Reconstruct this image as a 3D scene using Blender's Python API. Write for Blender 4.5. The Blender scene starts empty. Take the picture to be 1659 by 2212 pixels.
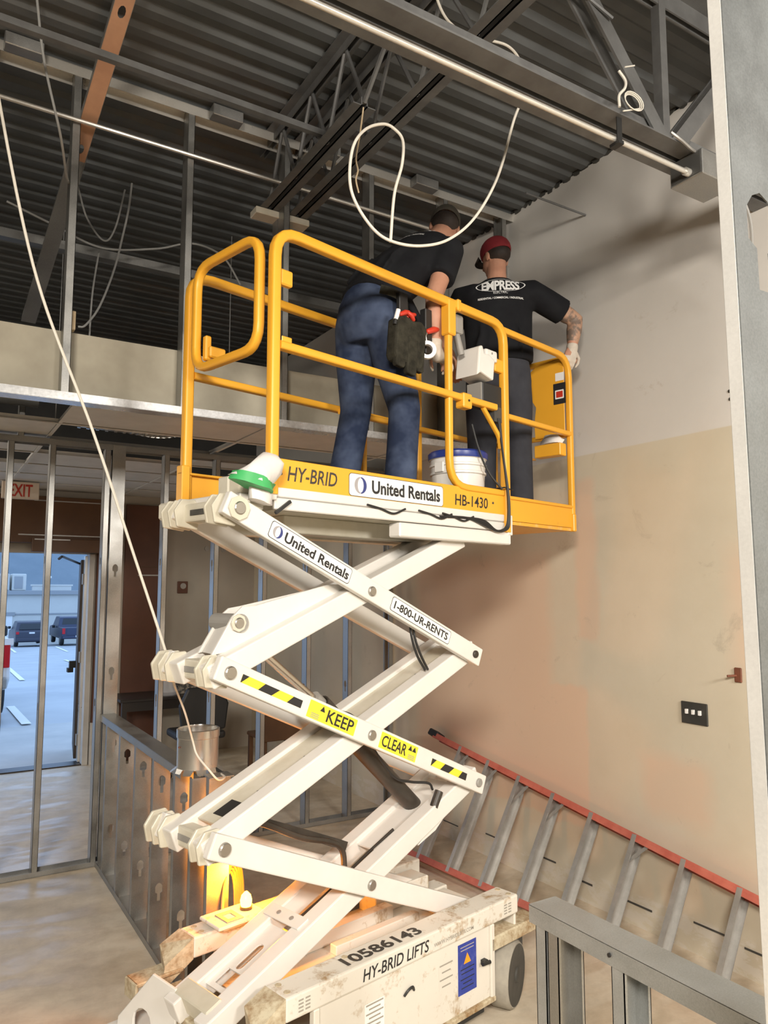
import bpy, bmesh, math, random
from mathutils import Vector, Matrix, Euler
random.seed(7)
S = bpy.context.scene
COL = S.collection
rad = math.radians
# ------------------------------------------------------------------ camera
cam = bpy.data.cameras.new('camera')
cam.sensor_fit = 'VERTICAL'
cam.sensor_height = 24.0
cam.lens = 24.0 * 1619.0 / 2212.0
cam.clip_start = 0.02
cam.clip_end = 500
camo = bpy.data.objects.new('camera', cam)
COL.objects.link(camo)
camo.location = (0, 0, 1.9)
camo.rotation_euler = Euler((rad(90 + 5.93), 0, rad(-31.65)), 'XYZ')
S.camera = camo
# ------------------------------------------------------------------ exposure
vs = S.view_settings
vs.view_transform = 'Standard'
vs.look = 'None'
vs.gamma = 1
vs.use_curve_mapping = False
vs.exposure = 0.0
S.render.film_transparent = False
# ------------------------------------------------------------------ world: overcast dusk
W = bpy.data.worlds.new('overcast_dusk')
S.world = W
W.use_nodes = True
bg = W.node_tree.nodes['Background']
bg.inputs['Color'].default_value = (0.36, 0.55, 0.88, 1)
bg.inputs['Strength'].default_value = 2.2


def area(name, loc, target, sx, sy, power, color):
    l = bpy.data.lights.new(name, 'AREA')
    l.shape = 'RECTANGLE'
    l.size = sx
    l.size_y = sy
    l.energy = power
    l.color = color
    o = bpy.data.objects.new(name, l)
    COL.objects.link(o)
    o.location = loc
    o.rotation_euler = (Vector(target) - Vector(loc)).to_track_quat('-Z', 'Y').to_euler()
    return o


# hanging work lights in the part of the room behind the camera
k1 = area('hanging_work_light', (-1.6, -1.9, 3.7), (1.7, 3.0, 0.2), 1.3, 0.6, 195, (1.0, 0.91, 0.79))
k1.data.spread = rad(125)
k2 = area('hanging_work_light', (1.9, -2.4, 3.2), (3.7, 1.6, 1.9), 1.2, 0.6, 130, (1.0, 0.94, 0.86))
k2.data.spread = rad(140)
area('back_room_fill', (-1.6, 7.4, 2.85), (1.2, 6.6, 1.2), 0.6, 0.6, 40, (1.0, 0.88, 0.74))  # unseen fill light added to brighten the back room
# daylight portal at the door opening (only guides sampling of the sky)
pt = area('door_daylight_portal', (0.2, 9.2, 1.15), (0.2, 0, 1.15), 2.9, 2.3, 1, (1, 1, 1))
pt.data.cycles.is_portal = True

# ------------------------------------------------------------------ helpers
OFF = {}


def tag(o, label=None, cat=None, group=None, kind=None):
    if label:
        o['label'] = label
    if cat:
        o['category'] = cat
    if group:
        o['group'] = group
    if kind:
        o['kind'] = kind
    return o


def thing(name, label, cat, loc=(0, 0, 0), rotz=0.0, group=None, local=False):
    o = bpy.data.objects.new(name, None)
    COL.objects.link(o)
    o.empty_display_size = 0.1
    o.location = loc
    o.rotation_euler = (0, 0, rotz)
    OFF[o.name] = Vector((0, 0, 0)) if local else Vector(loc)
    return tag(o, label, cat, group)


def V(*a):
    return Vector(a[0] if len(a) == 1 else a)


class MB:
    def __init__(s):
        s.v = []
        s.f = []

    def add(s, vs, fs, M=None):
        b = len(s.v)
        for p in vs:
            p = Vector(p)
            s.v.append(M @ p if M is not None else p)
        s.f += [tuple(i + b for i in f) for f in fs]
        return s

    def box(s, x0, x1, y0, y1, z0, z1, M=None):
        x0, x1 = min(x0, x1), max(x0, x1)
        y0, y1 = min(y0, y1), max(y0, y1)
        z0, z1 = min(z0, z1), max(z0, z1)
        vs = [(x0, y0, z0), (x1, y0, z0), (x1, y1, z0), (x0, y1, z0), (x0, y0, z1), (x1, y0, z1), (x1, y1, z1), (x0, y1, z1)]
        return s.add(vs, [(3, 2, 1, 0), (4, 5, 6, 7), (0, 1, 5, 4), (1, 2, 6, 5), (2, 3, 7, 6), (3, 0, 4, 7)], M)

    def bar(s, p, q, w, h, up=(0, 0, 1)):
        """rectangular bar from p to q; w across, h along up"""
        p, q = V(p), V(q)
        t = (q - p)
        L = t.length
        t.normalize()
        up = V(up)
        b = t.cross(up)
        if b.length < 1e-5:
            b = t.cross(Vector((1, 0, 0)))
        b.normalize()
        n = b.cross(t)
        M = Matrix((t, b, n)).transposed().to_4x4()
        M.translation = p
        return s.box(0, L, -w / 2, w / 2, -h / 2, h / 2, M)

    def sweep(s, path, prof, ref=None, closed=False, cap=True):
        """sweep profile [(a,b)] along path; ref = fixed normal, a along t x ref, b along ref"""
        P = [V(p) for p in path]
        n = len(P)
        m = len(prof)
        rings = []
        last = None
        for i in range(n):
            if closed:
                t0 = (P[i] - P[i - 1]).normalized()
                t1 = (P[(i + 1) % n] - P[i]).normalized()
            else:
                t0 = (P[i] - P[i - 1]).normalized() if i > 0 else None
                t1 = (P[i + 1] - P[i]).normalized() if i < n - 1 else None
                t0 = t0 or t1
                t1 = t1 or t0
            t = (t0 + t1)
            if t.length < 1e-6:
                t = t1
            t.normalize()
            if ref is not None:
                r = V(ref)
                r = r - t * r.dot(t)
            else:
                r = last if last is not None else (Vector((0, 0, 1)) if abs(t.z) < 0.9 else Vector((1, 0, 0)))
                r = r - t * r.dot(t)
            r.normalize()
            last = r
            a = t.cross(r)
            c = max(0.35, math.sqrt(max(0.0, (1 + t0.dot(t1)) / 2)))
            k = 1 / c if ref is not None else 1
            rings.append([P[i] + a * (x * k) + r * y for x, y in prof])
        vs = [p for r in rings for p in r]
        fs = []
        for i in range(n if closed else n - 1):
            for j in range(m):
                a0 = i * m + j
                a1 = i * m + (j + 1) % m
                b0 = ((i + 1) % n) * m + j
                b1 = ((i + 1) % n) * m + (j + 1) % m
                fs.append((a0, a1, b1, b0))
        if cap and not closed:
            fs.append(tuple(reversed(range(m))))
            fs.append(tuple((n - 1) * m + j for j in range(m)))
        return s.add(vs, fs)

    def tube(s, path, r, n=8, closed=False):
        pr = [(r * math.cos(2 * math.pi * k / n), r * math.sin(2 * math.pi * k / n)) for k in range(n)]
        return s.sweep(path, pr, None, closed)

    def cyl(s, p, q, r0, r1=None, n=18):
        p, q = V(p), V(q)
        r1 = r0 if r1 is None else r1
        t = (q - p).normalized()
        a = t.orthogonal().normalized()
        b = t.cross(a)
        vs = []
        for c, r in ((p, r0), (q, r1)):
            for k in range(n):
                w = 2 * math.pi * k / n
                vs.append(c + a * r * math.cos(w) + b * r * math.sin(w))
        fs = [(k, (k + 1) % n, n + (k + 1) % n, n + k) for k in range(n)]
        fs += [tuple(reversed(range(n))), tuple(range(n, 2 * n))]
        return s.add(vs, fs)

    def lathe(s, prof, c=(0, 0, 0), n=24, axis='z', M=None, sx=1, sy=1):
        """prof [(r,z)]"""
        m = len(prof)
        vs = []
        for r, z in prof:
            for k in range(n):
                w = 2 * math.pi * k / n
                vs.append(Vector((c[0] + sx * r * math.cos(w), c[1] + sy * r * math.sin(w), c[2] + z)))
        fs = []
        for i in range(m - 1):
            for k in range(n):
                fs.append((i * n + k, i * n + (k + 1) % n, (i + 1) * n + (k + 1) % n, (i + 1) * n + k))
        fs.append(tuple(reversed(range(n))))
        fs.append(tuple((m - 1) * n + k for k in range(n)))
        return s.add(vs, fs, M)

    def prism(s, poly, o, ex, ey, depth):
        """polygon in plane (o,ex,ey), extruded along ex x ey by depth"""
        o, ex, ey = V(o), V(ex).normalized(), V(ey).normalized()
        ez = ex.cross(ey)
        n = len(poly)
        vs = [o + ex * x + ey * y for x, y in poly] + [o + ex * x + ey * y + ez * depth for x, y in poly]
        fs = [tuple(reversed(range(n))), tuple(range(n, 2 * n))]
        fs += [(k, (k + 1) % n, n + (k + 1) % n, n + k) for k in range(n)]
        return s.add(vs, fs)

    def plate(s, outer, holes, o, ex, ey, depth):
        """flat plate with holes"""
        o, ex, ey = V(o), V(ex).normalized(), V(ey).normalized()
        ez = ex.cross(ey)
        bm = bmesh.new()
        loops = []
        for lp in [outer] + holes:
            vv = [bm.verts.new((x, y, 0)) for x, y in lp]
            loops.append(len(vv))
            for i in range(len(vv)):
                bm.edges.new((vv[i], vv[(i + 1) % len(vv)]))
        bmesh.ops.triangle_fill(bm, use_beauty=True, edges=bm.edges[:], normal=(0, 0, 1))
        bm.verts.index_update()
        n = len(bm.verts)
        co = [v.co.copy() for v in bm.verts]
        tri = []
        for f in bm.faces:
            ids = [v.index for v in f.verts]
            if f.normal.z < 0:
                ids.reverse()
            tri.append(ids)
        bm.free()
        vs = [o + ex * c.x + ey * c.y for c in co] + [o + ex * c.x + ey * c.y + ez * depth for c in co]
        fs = [tuple(reversed(t)) for t in tri] + [tuple(i + n for i in t) for t in tri]
        b = 0
        for li, L in enumerate(loops):
            for i in range(L):
                p, q = b + i, b + (i + 1) % L
                fs.append((p, q, q + n, p + n))
            b += L
        return s.add(vs, fs)

    def build(s, name, mat, parent=None, smooth=False, bev=0.0, seg=1, sub=0, kind=None, label=None, rot=None, angle=40):
        c = Vector((0, 0, 0))
        lo = Vector((min(v[i] for v in s.v) for i in range(3)))
        hi = Vector((max(v[i] for v in s.v) for i in range(3)))
        c = (lo + hi) / 2
        c.z = lo.z
        me = bpy.data.meshes.new(name)
        me.from_pydata([v - c for v in s.v], [], s.f)
        bm = bmesh.new()
        bm.from_mesh(me)
        bmesh.ops.recalc_face_normals(bm, faces=bm.faces)
        bm.to_mesh(me)
        bm.free()
        if mat:
            me.materials.append(mat)
        o = bpy.data.objects.new(name, me)
        COL.objects.link(o)
        po = Vector((0, 0, 0))
        if parent is not None:
            o.parent = parent
            po = OFF[parent.name]
        o.location = c - po
        OFF[o.name] = c
        if smooth:
            me.shade_smooth()
            try:
                me.set_sharp_from_angle(angle=rad(angle))
            except Exception:
                pass
        if bev:
            b = o.modifiers.new('bevel', 'BEVEL')
            b.width = bev
            b.segments = seg
            b.limit_method = 'ANGLE'
            b.angle_limit = rad(40)
        if sub:
            m = o.modifiers.new('subsurf', 'SUBSURF')
            m.levels = m.render_levels = sub
        if kind:
            o['kind'] = kind
        if label:
            o['label'] = label
        return o


def copy_tree(o, parent=None):
    c = o.copy()
    COL.objects.link(c)
    OFF[c.name] = OFF.get(o.name, Vector((0, 0, 0)))
    if parent is not None:
        c.parent = parent
    for ch in list(o.children):
        copy_tree(ch, c)
    return c


def fillet(pts, r, n=5, closed=False):
    """round the corners of a polyline"""
    P = [V(p) for p in pts]
    out = []
    N = len(P)
    for i in range(N):
        if not closed and i in (0, N - 1):
            out.append(P[i])
            continue
        a = (P[i - 1] - P[i])
        b = (P[(i + 1) % N] - P[i])
        rr = min(r, a.length * 0.49, b.length * 0.49)
        a.normalize()
        b.normalize()
        p0 = P[i] + a * rr
        p1 = P[i] + b * rr
        for k in range(n + 1):
            t = k / n
            out.append(p0 * (1 - t) ** 2 + P[i] * 2 * t * (1 - t) + p1 * t * t)
    return out


def spline(pts, n=8):
    """Catmull-Rom through points"""
    P = [V(p) for p in pts]
    P = [P[0] * 2 - P[1]] + P + [P[-1] * 2 - P[-2]]
    out = []
    for i in range(1, len(P) - 2):
        for k in range(n):
            t = k / n
            a, b, c, d = P[i - 1], P[i], P[i + 1], P[i + 2]
            out.append(0.5 * ((2 * b) + (c - a) * t + (2 * a - 5 * b + 4 * c - d) * t * t + (3 * b - a - 3 * c + d) * t ** 3))
    out.append(P[-2])
    return out


def rrect(w, h, r, n=3):
    """rounded rectangle profile centred at 0"""
    out = []
    for cx, cy, a0 in ((w / 2 - r, h / 2 - r, 0), (-w / 2 + r, h / 2 - r, 90), (-w / 2 + r, -h / 2 + r, 180), (w / 2 - r, -h / 2 + r, 270)):
        for k in range(n + 1):
            a = rad(a0 + 90 * k / n)
            out.append((cx + r * math.cos(a), cy + r * math.sin(a)))
    return out


def circ(cx, cy, r, n=14, sx=1, sy=1):
    return [(cx + sx * r * math.cos(2 * math.pi * k / n), cy + sy * r * math.sin(2 * math.pi * k / n)) for k in range(n)]


def obround(cx, cy, w, h, n=6):
    """stadium hole, w x h"""
    out = []
    if h >= w:
        r = w / 2
        d = h / 2 - r
        for k in range(n + 1):
            a = math.pi * k / n
            out.append((cx + r * math.cos(a), cy + d + r * math.sin(a)))
        for k in range(n + 1):
            a = math.pi + math.pi * k / n
            out.append((cx + r * math.cos(a), cy - d + r * math.sin(a)))
    else:
        out = [(cx + (y - cy), cy + (x - cx)) for x, y in obround(cx, cy, h, w, n)]
        out.reverse()
    return out


TEXTCACHE = {}


def lettering(txt, o, ex, ey, width, height, mat, parent, name='lettering', bold=0.0, shear=0.0, sp=1.0, thick=0.0006, label=None, arch=0.0):
    """flat print laid on a surface: text mesh fitted to width x height, o = centre"""
    cu = bpy.data.curves.new('text', 'FONT')
    cu.body = txt
    cu.offset = bold
    cu.shear = shear
    cu.space_character = sp
    cu.fill_mode = 'BOTH' if False else 'FRONT'
    cu.resolution_u = 3
    to = bpy.data.objects.new('tmp', cu)
    COL.objects.link(to)
    dg = bpy.context.evaluated_depsgraph_get()
    me0 = bpy.data.meshes.new_from_object(to.evaluated_get(dg))
    vs = [v.co.copy() for v in me0.vertices]
    fs = [tuple(p.vertices) for p in me0.polygons]
    bpy.data.objects.remove(to)
    bpy.data.curves.remove(cu)
    bpy.data.meshes.remove(me0)
    x0, x1 = min(v.x for v in vs), max(v.x for v in vs)
    y0, y1 = min(v.y for v in vs), max(v.y for v in vs)
    o, ex, ey = V(o), V(ex).normalized(), V(ey).normalized()
    ez = ex.cross(ey)
    m = MB()
    pts = []
    for v in vs:
        a = (v.x - x0) / (x1 - x0) - 0.5
        b = (v.y - y0) / max(1e-6, y1 - y0) - 0.5
        pts.append(o + ex * (a * width) + ey * (b * height * (1 + arch * (1 - 4 * a * a))) + ez * thick)
    m.add(pts, fs)
    return m.build(name, mat, parent, label=label)


def interp(a, b, t):
    return V(a).lerp(V(b), t)
# ------------------------------------------------------------------ materials


def newmat(name):
    m = bpy.data.materials.new(name)
    m.use_nodes = True
    nt = m.node_tree
    b = nt.nodes['Principled BSDF']
    return m, nt, b


def nd(nt, typ, **kw):
    n = nt.nodes.new(typ)
    for k, v in kw.items():
        if k in n.inputs:
            n.inputs[k].default_value = v
        else:
            setattr(n, k, v)
    return n


def coords(nt, scale=(1, 1, 1), kind='Object'):
    tc = nd(nt, 'ShaderNodeTexCoord')
    mp = nd(nt, 'ShaderNodeMapping')
    mp.inputs['Scale'].default_value = scale
    nt.links.new(tc.outputs[kind], mp.inputs['Vector'])
    return mp.outputs['Vector']


def noise(nt, vec, scale, detail=4.0, rough=0.6, dist=0.0):
    n = nd(nt, 'ShaderNodeTexNoise')
    n.inputs['Scale'].default_value = scale
    n.inputs['Detail'].default_value = detail
    n.inputs['Roughness'].default_value = rough
    n.inputs['Distortion'].default_value = dist
    nt.links.new(vec, n.inputs['Vector'])
    return n.outputs['Fac']


def ramp(nt, fac, stops):
    r = nd(nt, 'ShaderNodeValToRGB')
    e = r.color_ramp.elements
    while len(e) > 1:
        e.remove(e[-1])
    e[0].position, e[0].color = stops[0][0], c4(stops[0][1])
    for p, c in stops[1:]:
        k = e.new(p)
        k.color = c4(c)
    nt.links.new(fac, r.inputs['Fac'])
    return r.outputs['Color']


def c4(c):
    if isinstance(c, (int, float)):
        return (c, c, c, 1)
    return (c[0], c[1], c[2], 1)


def mix(nt, fac, a, b, mode='MIX'):
    m = nd(nt, 'ShaderNodeMix', data_type='RGBA', blend_type=mode)
    for sock, val in ((m.inputs[0], fac), (m.inputs[6], a), (m.inputs[7], b)):
        if hasattr(val, 'links') or isinstance(val, bpy.types.NodeSocket):
            nt.links.new(val, sock)
        elif sock == m.inputs[0]:
            sock.default_value = val
        else:
            sock.default_value = c4(val)
    return m.outputs[2]


def bump(nt, b, h, strength=0.2, dist=0.01):
    n = nd(nt, 'ShaderNodeBump')
    n.inputs['Strength'].default_value = strength
    n.inputs['Distance'].default_value = dist
    nt.links.new(h, n.inputs['Height'])
    nt.links.new(n.outputs['Normal'], b.inputs['Normal'])


def paint(name, col, col2=None, rough=0.5, scale=6.0, metallic=0.0, bumps=0.0, spec=0.5, lo=0.35, hi=0.7):
    m, nt, b = newmat(name)
    b.inputs['Roughness'].default_value = rough
    b.inputs['Metallic'].default_value = metallic
    b.inputs['Specular IOR Level'].default_value = spec
    v = coords(nt)
    f = noise(nt, v, scale)
    col2 = col2 or tuple(c * 0.85 for c in col)
    nt.links.new(ramp(nt, f, [(lo, col2), (hi, col)]), b.inputs['Base Color'])
    if bumps:
        bump(nt, b, noise(nt, v, scale * 12), bumps, 0.002)
    return m


def rusty(name, base, stain, amount=0.62, scale=5.0, rough=0.42, soft=0.08):
    """paint with worn, stained patches of their own"""
    m, nt, b = newmat(name)
    b.inputs['Roughness'].default_value = rough
    v = coords(nt)
    f = noise(nt, v, scale, 6.0, 0.7, 0.4)
    f2 = noise(nt, v, scale * 7, 3.0)
    mx = mix(nt, 0.25, f, f2)
    shade = ramp(nt, noise(nt, v, 2.0), [(0.3, tuple(c * 0.9 for c in base)), (0.7, base)])
    st = ramp(nt, mx, [(amount - soft, 0.0), (amount + soft, 1.0)])
    nt.links.new(mix(nt, st, shade, stain), b.inputs['Base Color'])
    return m


def galv(name, col=(0.50, 0.51, 0.50), rough=0.38, spangle=45.0, metallic=0.85, var=0.25):
    m, nt, b = newmat(name)
    b.inputs['Metallic'].default_value = metallic
    v = coords(nt)
    f = noise(nt, v, spangle * 0.12, 5, 0.6)
    f2 = noise(nt, v, spangle * 4.0, 3, 0.7)
    mx = mix(nt, 0.45, f, f2)
    bw = nd(nt, 'ShaderNodeRGBToBW')
    nt.links.new(mx, bw.inputs[0])
    nt.links.new(ramp(nt, bw.outputs[0], [(0.25, tuple(c * (1 - var) for c in col)), (0.75, tuple(min(1, c * (1 + var)) for c in col))]), b.inputs['Base Color'])
    nt.links.new(ramp(nt, f, [(0.3, rough * 0.8), (0.7, min(1, rough * 1.35))]), b.inputs['Roughness'])
    bump(nt, b, bw.outputs[0], 0.08, 0.002)
    return m


def plain(name, col, rough=0.5, metallic=0.0, emit=None, es=0.0, alpha=1.0, trans=0.0):
    m, nt, b = newmat(name)
    b.inputs['Base Color'].default_value = c4(col)
    b.inputs['Roughness'].default_value = rough
    b.inputs['Metallic'].default_value = metallic
    if emit:
        b.inputs['Emission Color'].default_value = c4(emit)
        b.inputs['Emission Strength'].default_value = es
    if trans:
        b.inputs['Transmission Weight'].default_value = trans
    b.inputs['Alpha'].default_value = alpha
    return m


M = {}
M['deck'] = paint('deck_grey_paint', (0.118, 0.127, 0.130), (0.092, 0.098, 0.100), 0.6, 3.0)
M['steel'] = paint('joist_grey_primer', (0.15, 0.152, 0.15), (0.10, 0.10, 0.10), 0.5, 8.0)
M['galv'] = galv('galvanised_steel', (0.40, 0.40, 0.385))
M['galv_dark'] = galv('galvanised_steel_dull', (0.36, 0.36, 0.35), 0.45)
M['galv_big'] = galv('galvanised_steel_fresh', (0.42, 0.44, 0.44), 0.42, 60, 0.6, 0.3)
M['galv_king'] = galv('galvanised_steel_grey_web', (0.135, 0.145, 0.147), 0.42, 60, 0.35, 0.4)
M['galv_head'] = galv('galvanised_header_painted_sheen', (0.62, 0.63, 0.64), 0.28, 14, 0.6, 0.45)  # bright mottled tone stands in for reflections along the header
M['galv_edge'] = galv('galvanised_steel_painted_glint', (0.82, 0.82, 0.80), 0.3, 40, 0.45, 0.12)  # pale tone paints in the specular streak on the king stud flange
M['conduit'] = galv('conduit_zinc', (0.70, 0.68, 0.63), 0.3, 20, 0.6, 0.1)
M['duct'] = galv('duct_zinc', (0.74, 0.74, 0.72), 0.22, 15, 0.9, 0.08)
M['white'] = rusty('lift_white_paint', (0.80, 0.77, 0.72), (0.42, 0.33, 0.22), 0.74, 7.0, 0.38, 0.05)
M['white_clean'] = paint('white_enamel', (0.76, 0.74, 0.705), (0.70, 0.68, 0.64), 0.36, 4.0)
M['cream'] = paint('cream_enamel', (0.66, 0.63, 0.54), (0.56, 0.525, 0.42), 0.42, 6.0)
M['chassis'] = rusty('chassis_white_worn', (0.73, 0.70, 0.63), (0.36, 0.24, 0.12), 0.61, 6.0, 0.45, 0.06)
M['rust_end'] = rusty('rust_stained_plate', (0.62, 0.56, 0.41), (0.24, 0.135, 0.05), 0.52, 9.0, 0.6, 0.12)
M['yellow'] = rusty('lift_yellow_paint', (0.86, 0.42, 0.035), (0.60, 0.28, 0.04), 0.70, 9.0, 0.38, 0.08)
M['yellow_worn'] = rusty('lift_yellow_worn', (0.84, 0.42, 0.05), (0.80, 0.52, 0.22), 0.60, 14.0, 0.42, 0.1)
M['pin'] = plain('pin_steel', (0.42, 0.40, 0.37), 0.35, 0.9)
M['black'] = plain('black_rubber', (0.018, 0.018, 0.018), 0.5)
M['ink'] = plain('black_print', (0.02, 0.02, 0.022), 0.5)
M['ink_worn'] = rusty('black_stencil_worn', (0.045, 0.04, 0.035), (0.40, 0.32, 0.2), 0.66, 30, 0.6, 0.05)
M['ink_faint'] = plain('faded_print', (0.33, 0.31, 0.27), 0.6)
M['decal_white'] = plain('decal_white', (0.86, 0.85, 0.83), 0.35)
M['decal_grey'] = plain('decal_grey', (0.36, 0.34, 0.35), 0.4)
M['decal_navy'] = plain('decal_navy', (0.035, 0.05, 0.20), 0.4)
M['decal_yellow'] = plain('decal_yellow', (0.88, 0.72, 0.05), 0.4)
M['decal_blue'] = rusty('decal_blue', (0.03, 0.055, 0.33), (0.09, 0.12, 0.42), 0.6, 20, 0.4)
M['decal_orange'] = plain('decal_orange', (0.9, 0.35, 0.02), 0.4)
M['red'] = plain('red_plastic', (0.55, 0.04, 0.02), 0.4)
M['grey_box'] = plain('charcoal_box', (0.06, 0.06, 0.058), 0.5)
M['grey_mid'] = plain('grey_plastic', (0.28, 0.27, 0.25), 0.5)
M['rod'] = plain('chromed_rod', (0.62, 0.58, 0.54), 0.2, 1.0)
M['cylinder_dark'] = paint('cylinder_brown_black', (0.055, 0.045, 0.036), (0.03, 0.025, 0.02), 0.45, 10)
M['rubber_grey'] = paint('grey_tyre', (0.40, 0.37, 0.31), (0.30, 0.28, 0.24), 0.8, 15)
M['hub'] = paint('tyre_hub_dark', (0.09, 0.085, 0.075), (0.05, 0.05, 0.045), 0.7, 10)
M['ladder_red'] = paint('ladder_red_fibreglass', (0.52, 0.15, 0.105), (0.42, 0.10, 0.07), 0.5, 12)
M['alum'] = paint('ladder_aluminium', (0.46, 0.45, 0.43), (0.36, 0.35, 0.33), 0.4, 12, 0.55)
M['gyp'] = paint('drywall_dusty', (0.43, 0.40, 0.32), (0.34, 0.31, 0.245), 0.9, 3.5)
M['tile'] = paint('ceiling_tile_white', (0.62, 0.61, 0.58), (0.55, 0.54, 0.51), 0.9, 5)
M['void'] = paint('upper_wall_shade', (0.05, 0.048, 0.045), (0.035, 0.034, 0.032), 0.9, 3)  # near-black tone paints in the shade of the void above the tiles
M['brown'] = paint('brown_panel', (0.12, 0.055, 0.02), (0.08, 0.035, 0.014), 0.5, 3)
M['brown_red'] = paint('brown_door', (0.13, 0.05, 0.028), (0.10, 0.04, 0.022), 0.5, 3)
M['wallpaint'] = paint('greige_wall', (0.45, 0.41, 0.35), (0.40, 0.365, 0.31), 0.85, 1.5)
M['wallwhite'] = paint('old_white_wall', (0.55, 0.52, 0.47), (0.48, 0.46, 0.41), 0.9, 1.5)
M['cord'] = plain('white_cord', (0.72, 0.68, 0.60), 0.5)
M['cord_grey'] = plain('grey_wire', (0.34, 0.34, 0.33), 0.5)
M['wood'] = paint('pale_wood', (0.62, 0.50, 0.33), (0.52, 0.40, 0.25), 0.7, 20)
M['copper'] = paint('orange_primed_steel', (0.58, 0.33, 0.20), (0.47, 0.26, 0.16), 0.5, 6, 0.1)
M['denim'] = paint('blue_denim', (0.075, 0.10, 0.165), (0.016, 0.025, 0.055), 0.9, 3.8, 0, 0.25, 0.2, 0.38, 0.66)
M['shirt'] = paint('black_cotton', (0.012, 0.013, 0.015), (0.008, 0.008, 0.01), 0.9, 8, 0, 0.15, 0.2)
M['trouser'] = paint('charcoal_work_trousers', (0.048, 0.050, 0.060), (0.032, 0.033, 0.040), 0.9, 6, 0, 0.2, 0.2)
M['skin'] = paint('skin', (0.50, 0.26, 0.17), (0.43, 0.21, 0.135), 0.55, 12)
M['skin_tattoo'] = paint('tattooed_skin', (0.42, 0.25, 0.165), (0.16, 0.115, 0.09), 0.55, 17, 0, 0, 0.5, 0.44, 0.56)
M['cap_red'] = paint('red_cap_cloth', (0.25, 0.018, 0.025), (0.19, 0.012, 0.018), 0.85, 10)
M['hair'] = paint('dark_hair', (0.035, 0.022, 0.016), (0.018, 0.012, 0.009), 0.7, 40)
M['olive'] = paint('olive_cap_cloth', (0.055, 0.048, 0.036), (0.04, 0.034, 0.026), 0.9, 12)
M['glove'] = paint('pale_work_glove', (0.62, 0.56, 0.48), (0.50, 0.44, 0.37), 0.8, 20)
M['print_white'] = plain('white_shirt_print', (0.75, 0.75, 0.74), 0.8)
M['leather'] = paint('tool_pouch_leather', (0.045, 0.042, 0.030), (0.016, 0.015, 0.011), 0.85, 22, 0, 0.3, 0.2)
M['boot'] = paint('work_boot', (0.06, 0.04, 0.025), (0.04, 0.027, 0.018), 0.7, 10)
M['bucket'] = paint('bucket_white_plastic', (0.76, 0.75, 0.72), (0.70, 0.69, 0.66), 0.32, 3)
M['blue_lid'] = plain('blue_plastic', (0.02, 0.04, 0.22), 0.35)
M['green_tape'] = paint('green_tape', (0.06, 0.42, 0.13), (0.05, 0.36, 0.11), 0.5, 12)
M['paper'] = paint('crumpled_white_sheet', (0.78, 0.76, 0.74), (0.66, 0.64, 0.63), 0.6, 9)
M['amber'] = plain('amber_beacon_lens', (0.9, 0.35, 0.02), 0.3, 0, (1.0, 0.34, 0.02), 40.0)
M['exit_white'] = plain('exit_sign_face', (0.62, 0.52, 0.42), 0.5)
M['exit_red'] = plain('exit_sign_red', (0.42, 0.03, 0.015), 0.5)
M['outlet_black'] = paint('switch_plate_dark', (0.05, 0.047, 0.04), (0.03, 0.03, 0.026), 0.5, 20)
M['rustplate'] = paint('rusty_box_cover', (0.22, 0.07, 0.035), (0.15, 0.05, 0.025), 0.6, 20)
M['desk'] = plain('dark_desk', (0.03, 0.025, 0.022), 0.4)
M['plastic_bag'] = plain('thin_plastic_bag', (0.8, 0.8, 0.82), 0.25, 0, None, 0, 0.45)
M['cardboard'] = paint('printed_carton', (0.30, 0.26, 0.21), (0.07, 0.065, 0.06), 0.7, 25, 0, 0, 0.5, 0.45, 0.55)
M['asphalt'] = paint('wet_asphalt', (0.47, 0.49, 0.50), (0.37, 0.39, 0.41), 0.55, 0.6)
M['concrete_walk'] = paint('concrete_walk', (0.56, 0.56, 0.54), (0.44, 0.45, 0.44), 0.7, 1.5)
M['lot_line'] = plain('parking_line_paint', (0.86, 0.86, 0.84), 0.7)
M['shop_wall'] = paint('shop_stucco', (0.66, 0.65, 0.60), (0.60, 0.59, 0.55), 0.9, 0.5)
M['shop_trim'] = plain('shop_trim', (0.34, 0.35, 0.36), 0.7)
M['hill'] = paint('wooded_hill', (0.21, 0.25, 0.28), (0.17, 0.21, 0.24), 1.0, 0.25)
M['car_dark'] = plain('dark_car_paint', (0.05, 0.055, 0.08), 0.35, 0.2)
M['car_blue'] = plain('dark_blue_car_paint', (0.045, 0.055, 0.10), 0.35, 0.2)
M['car_white'] = plain('white_car_paint', (0.72, 0.72, 0.72), 0.3)
M['car_glass'] = plain('dark_car_glass', (0.02, 0.025, 0.03), 0.08)
M['tail_red'] = plain('tail_lamp_red', (0.55, 0.01, 0.02), 0.25)
M['plate_white'] = plain('number_plate', (0.8, 0.8, 0.82), 0.5)
M['blue_cap'] = plain('pale_blue_bottle', (0.25, 0.5, 0.7), 0.2)
M['door_edge'] = paint('dark_door_edge', (0.06, 0.04, 0.028), (0.04, 0.028, 0.02), 0.6, 6)
M['white_trim'] = paint('white_door_frame', (0.58, 0.56, 0.52), (0.5, 0.48, 0.45), 0.5, 6)


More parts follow.
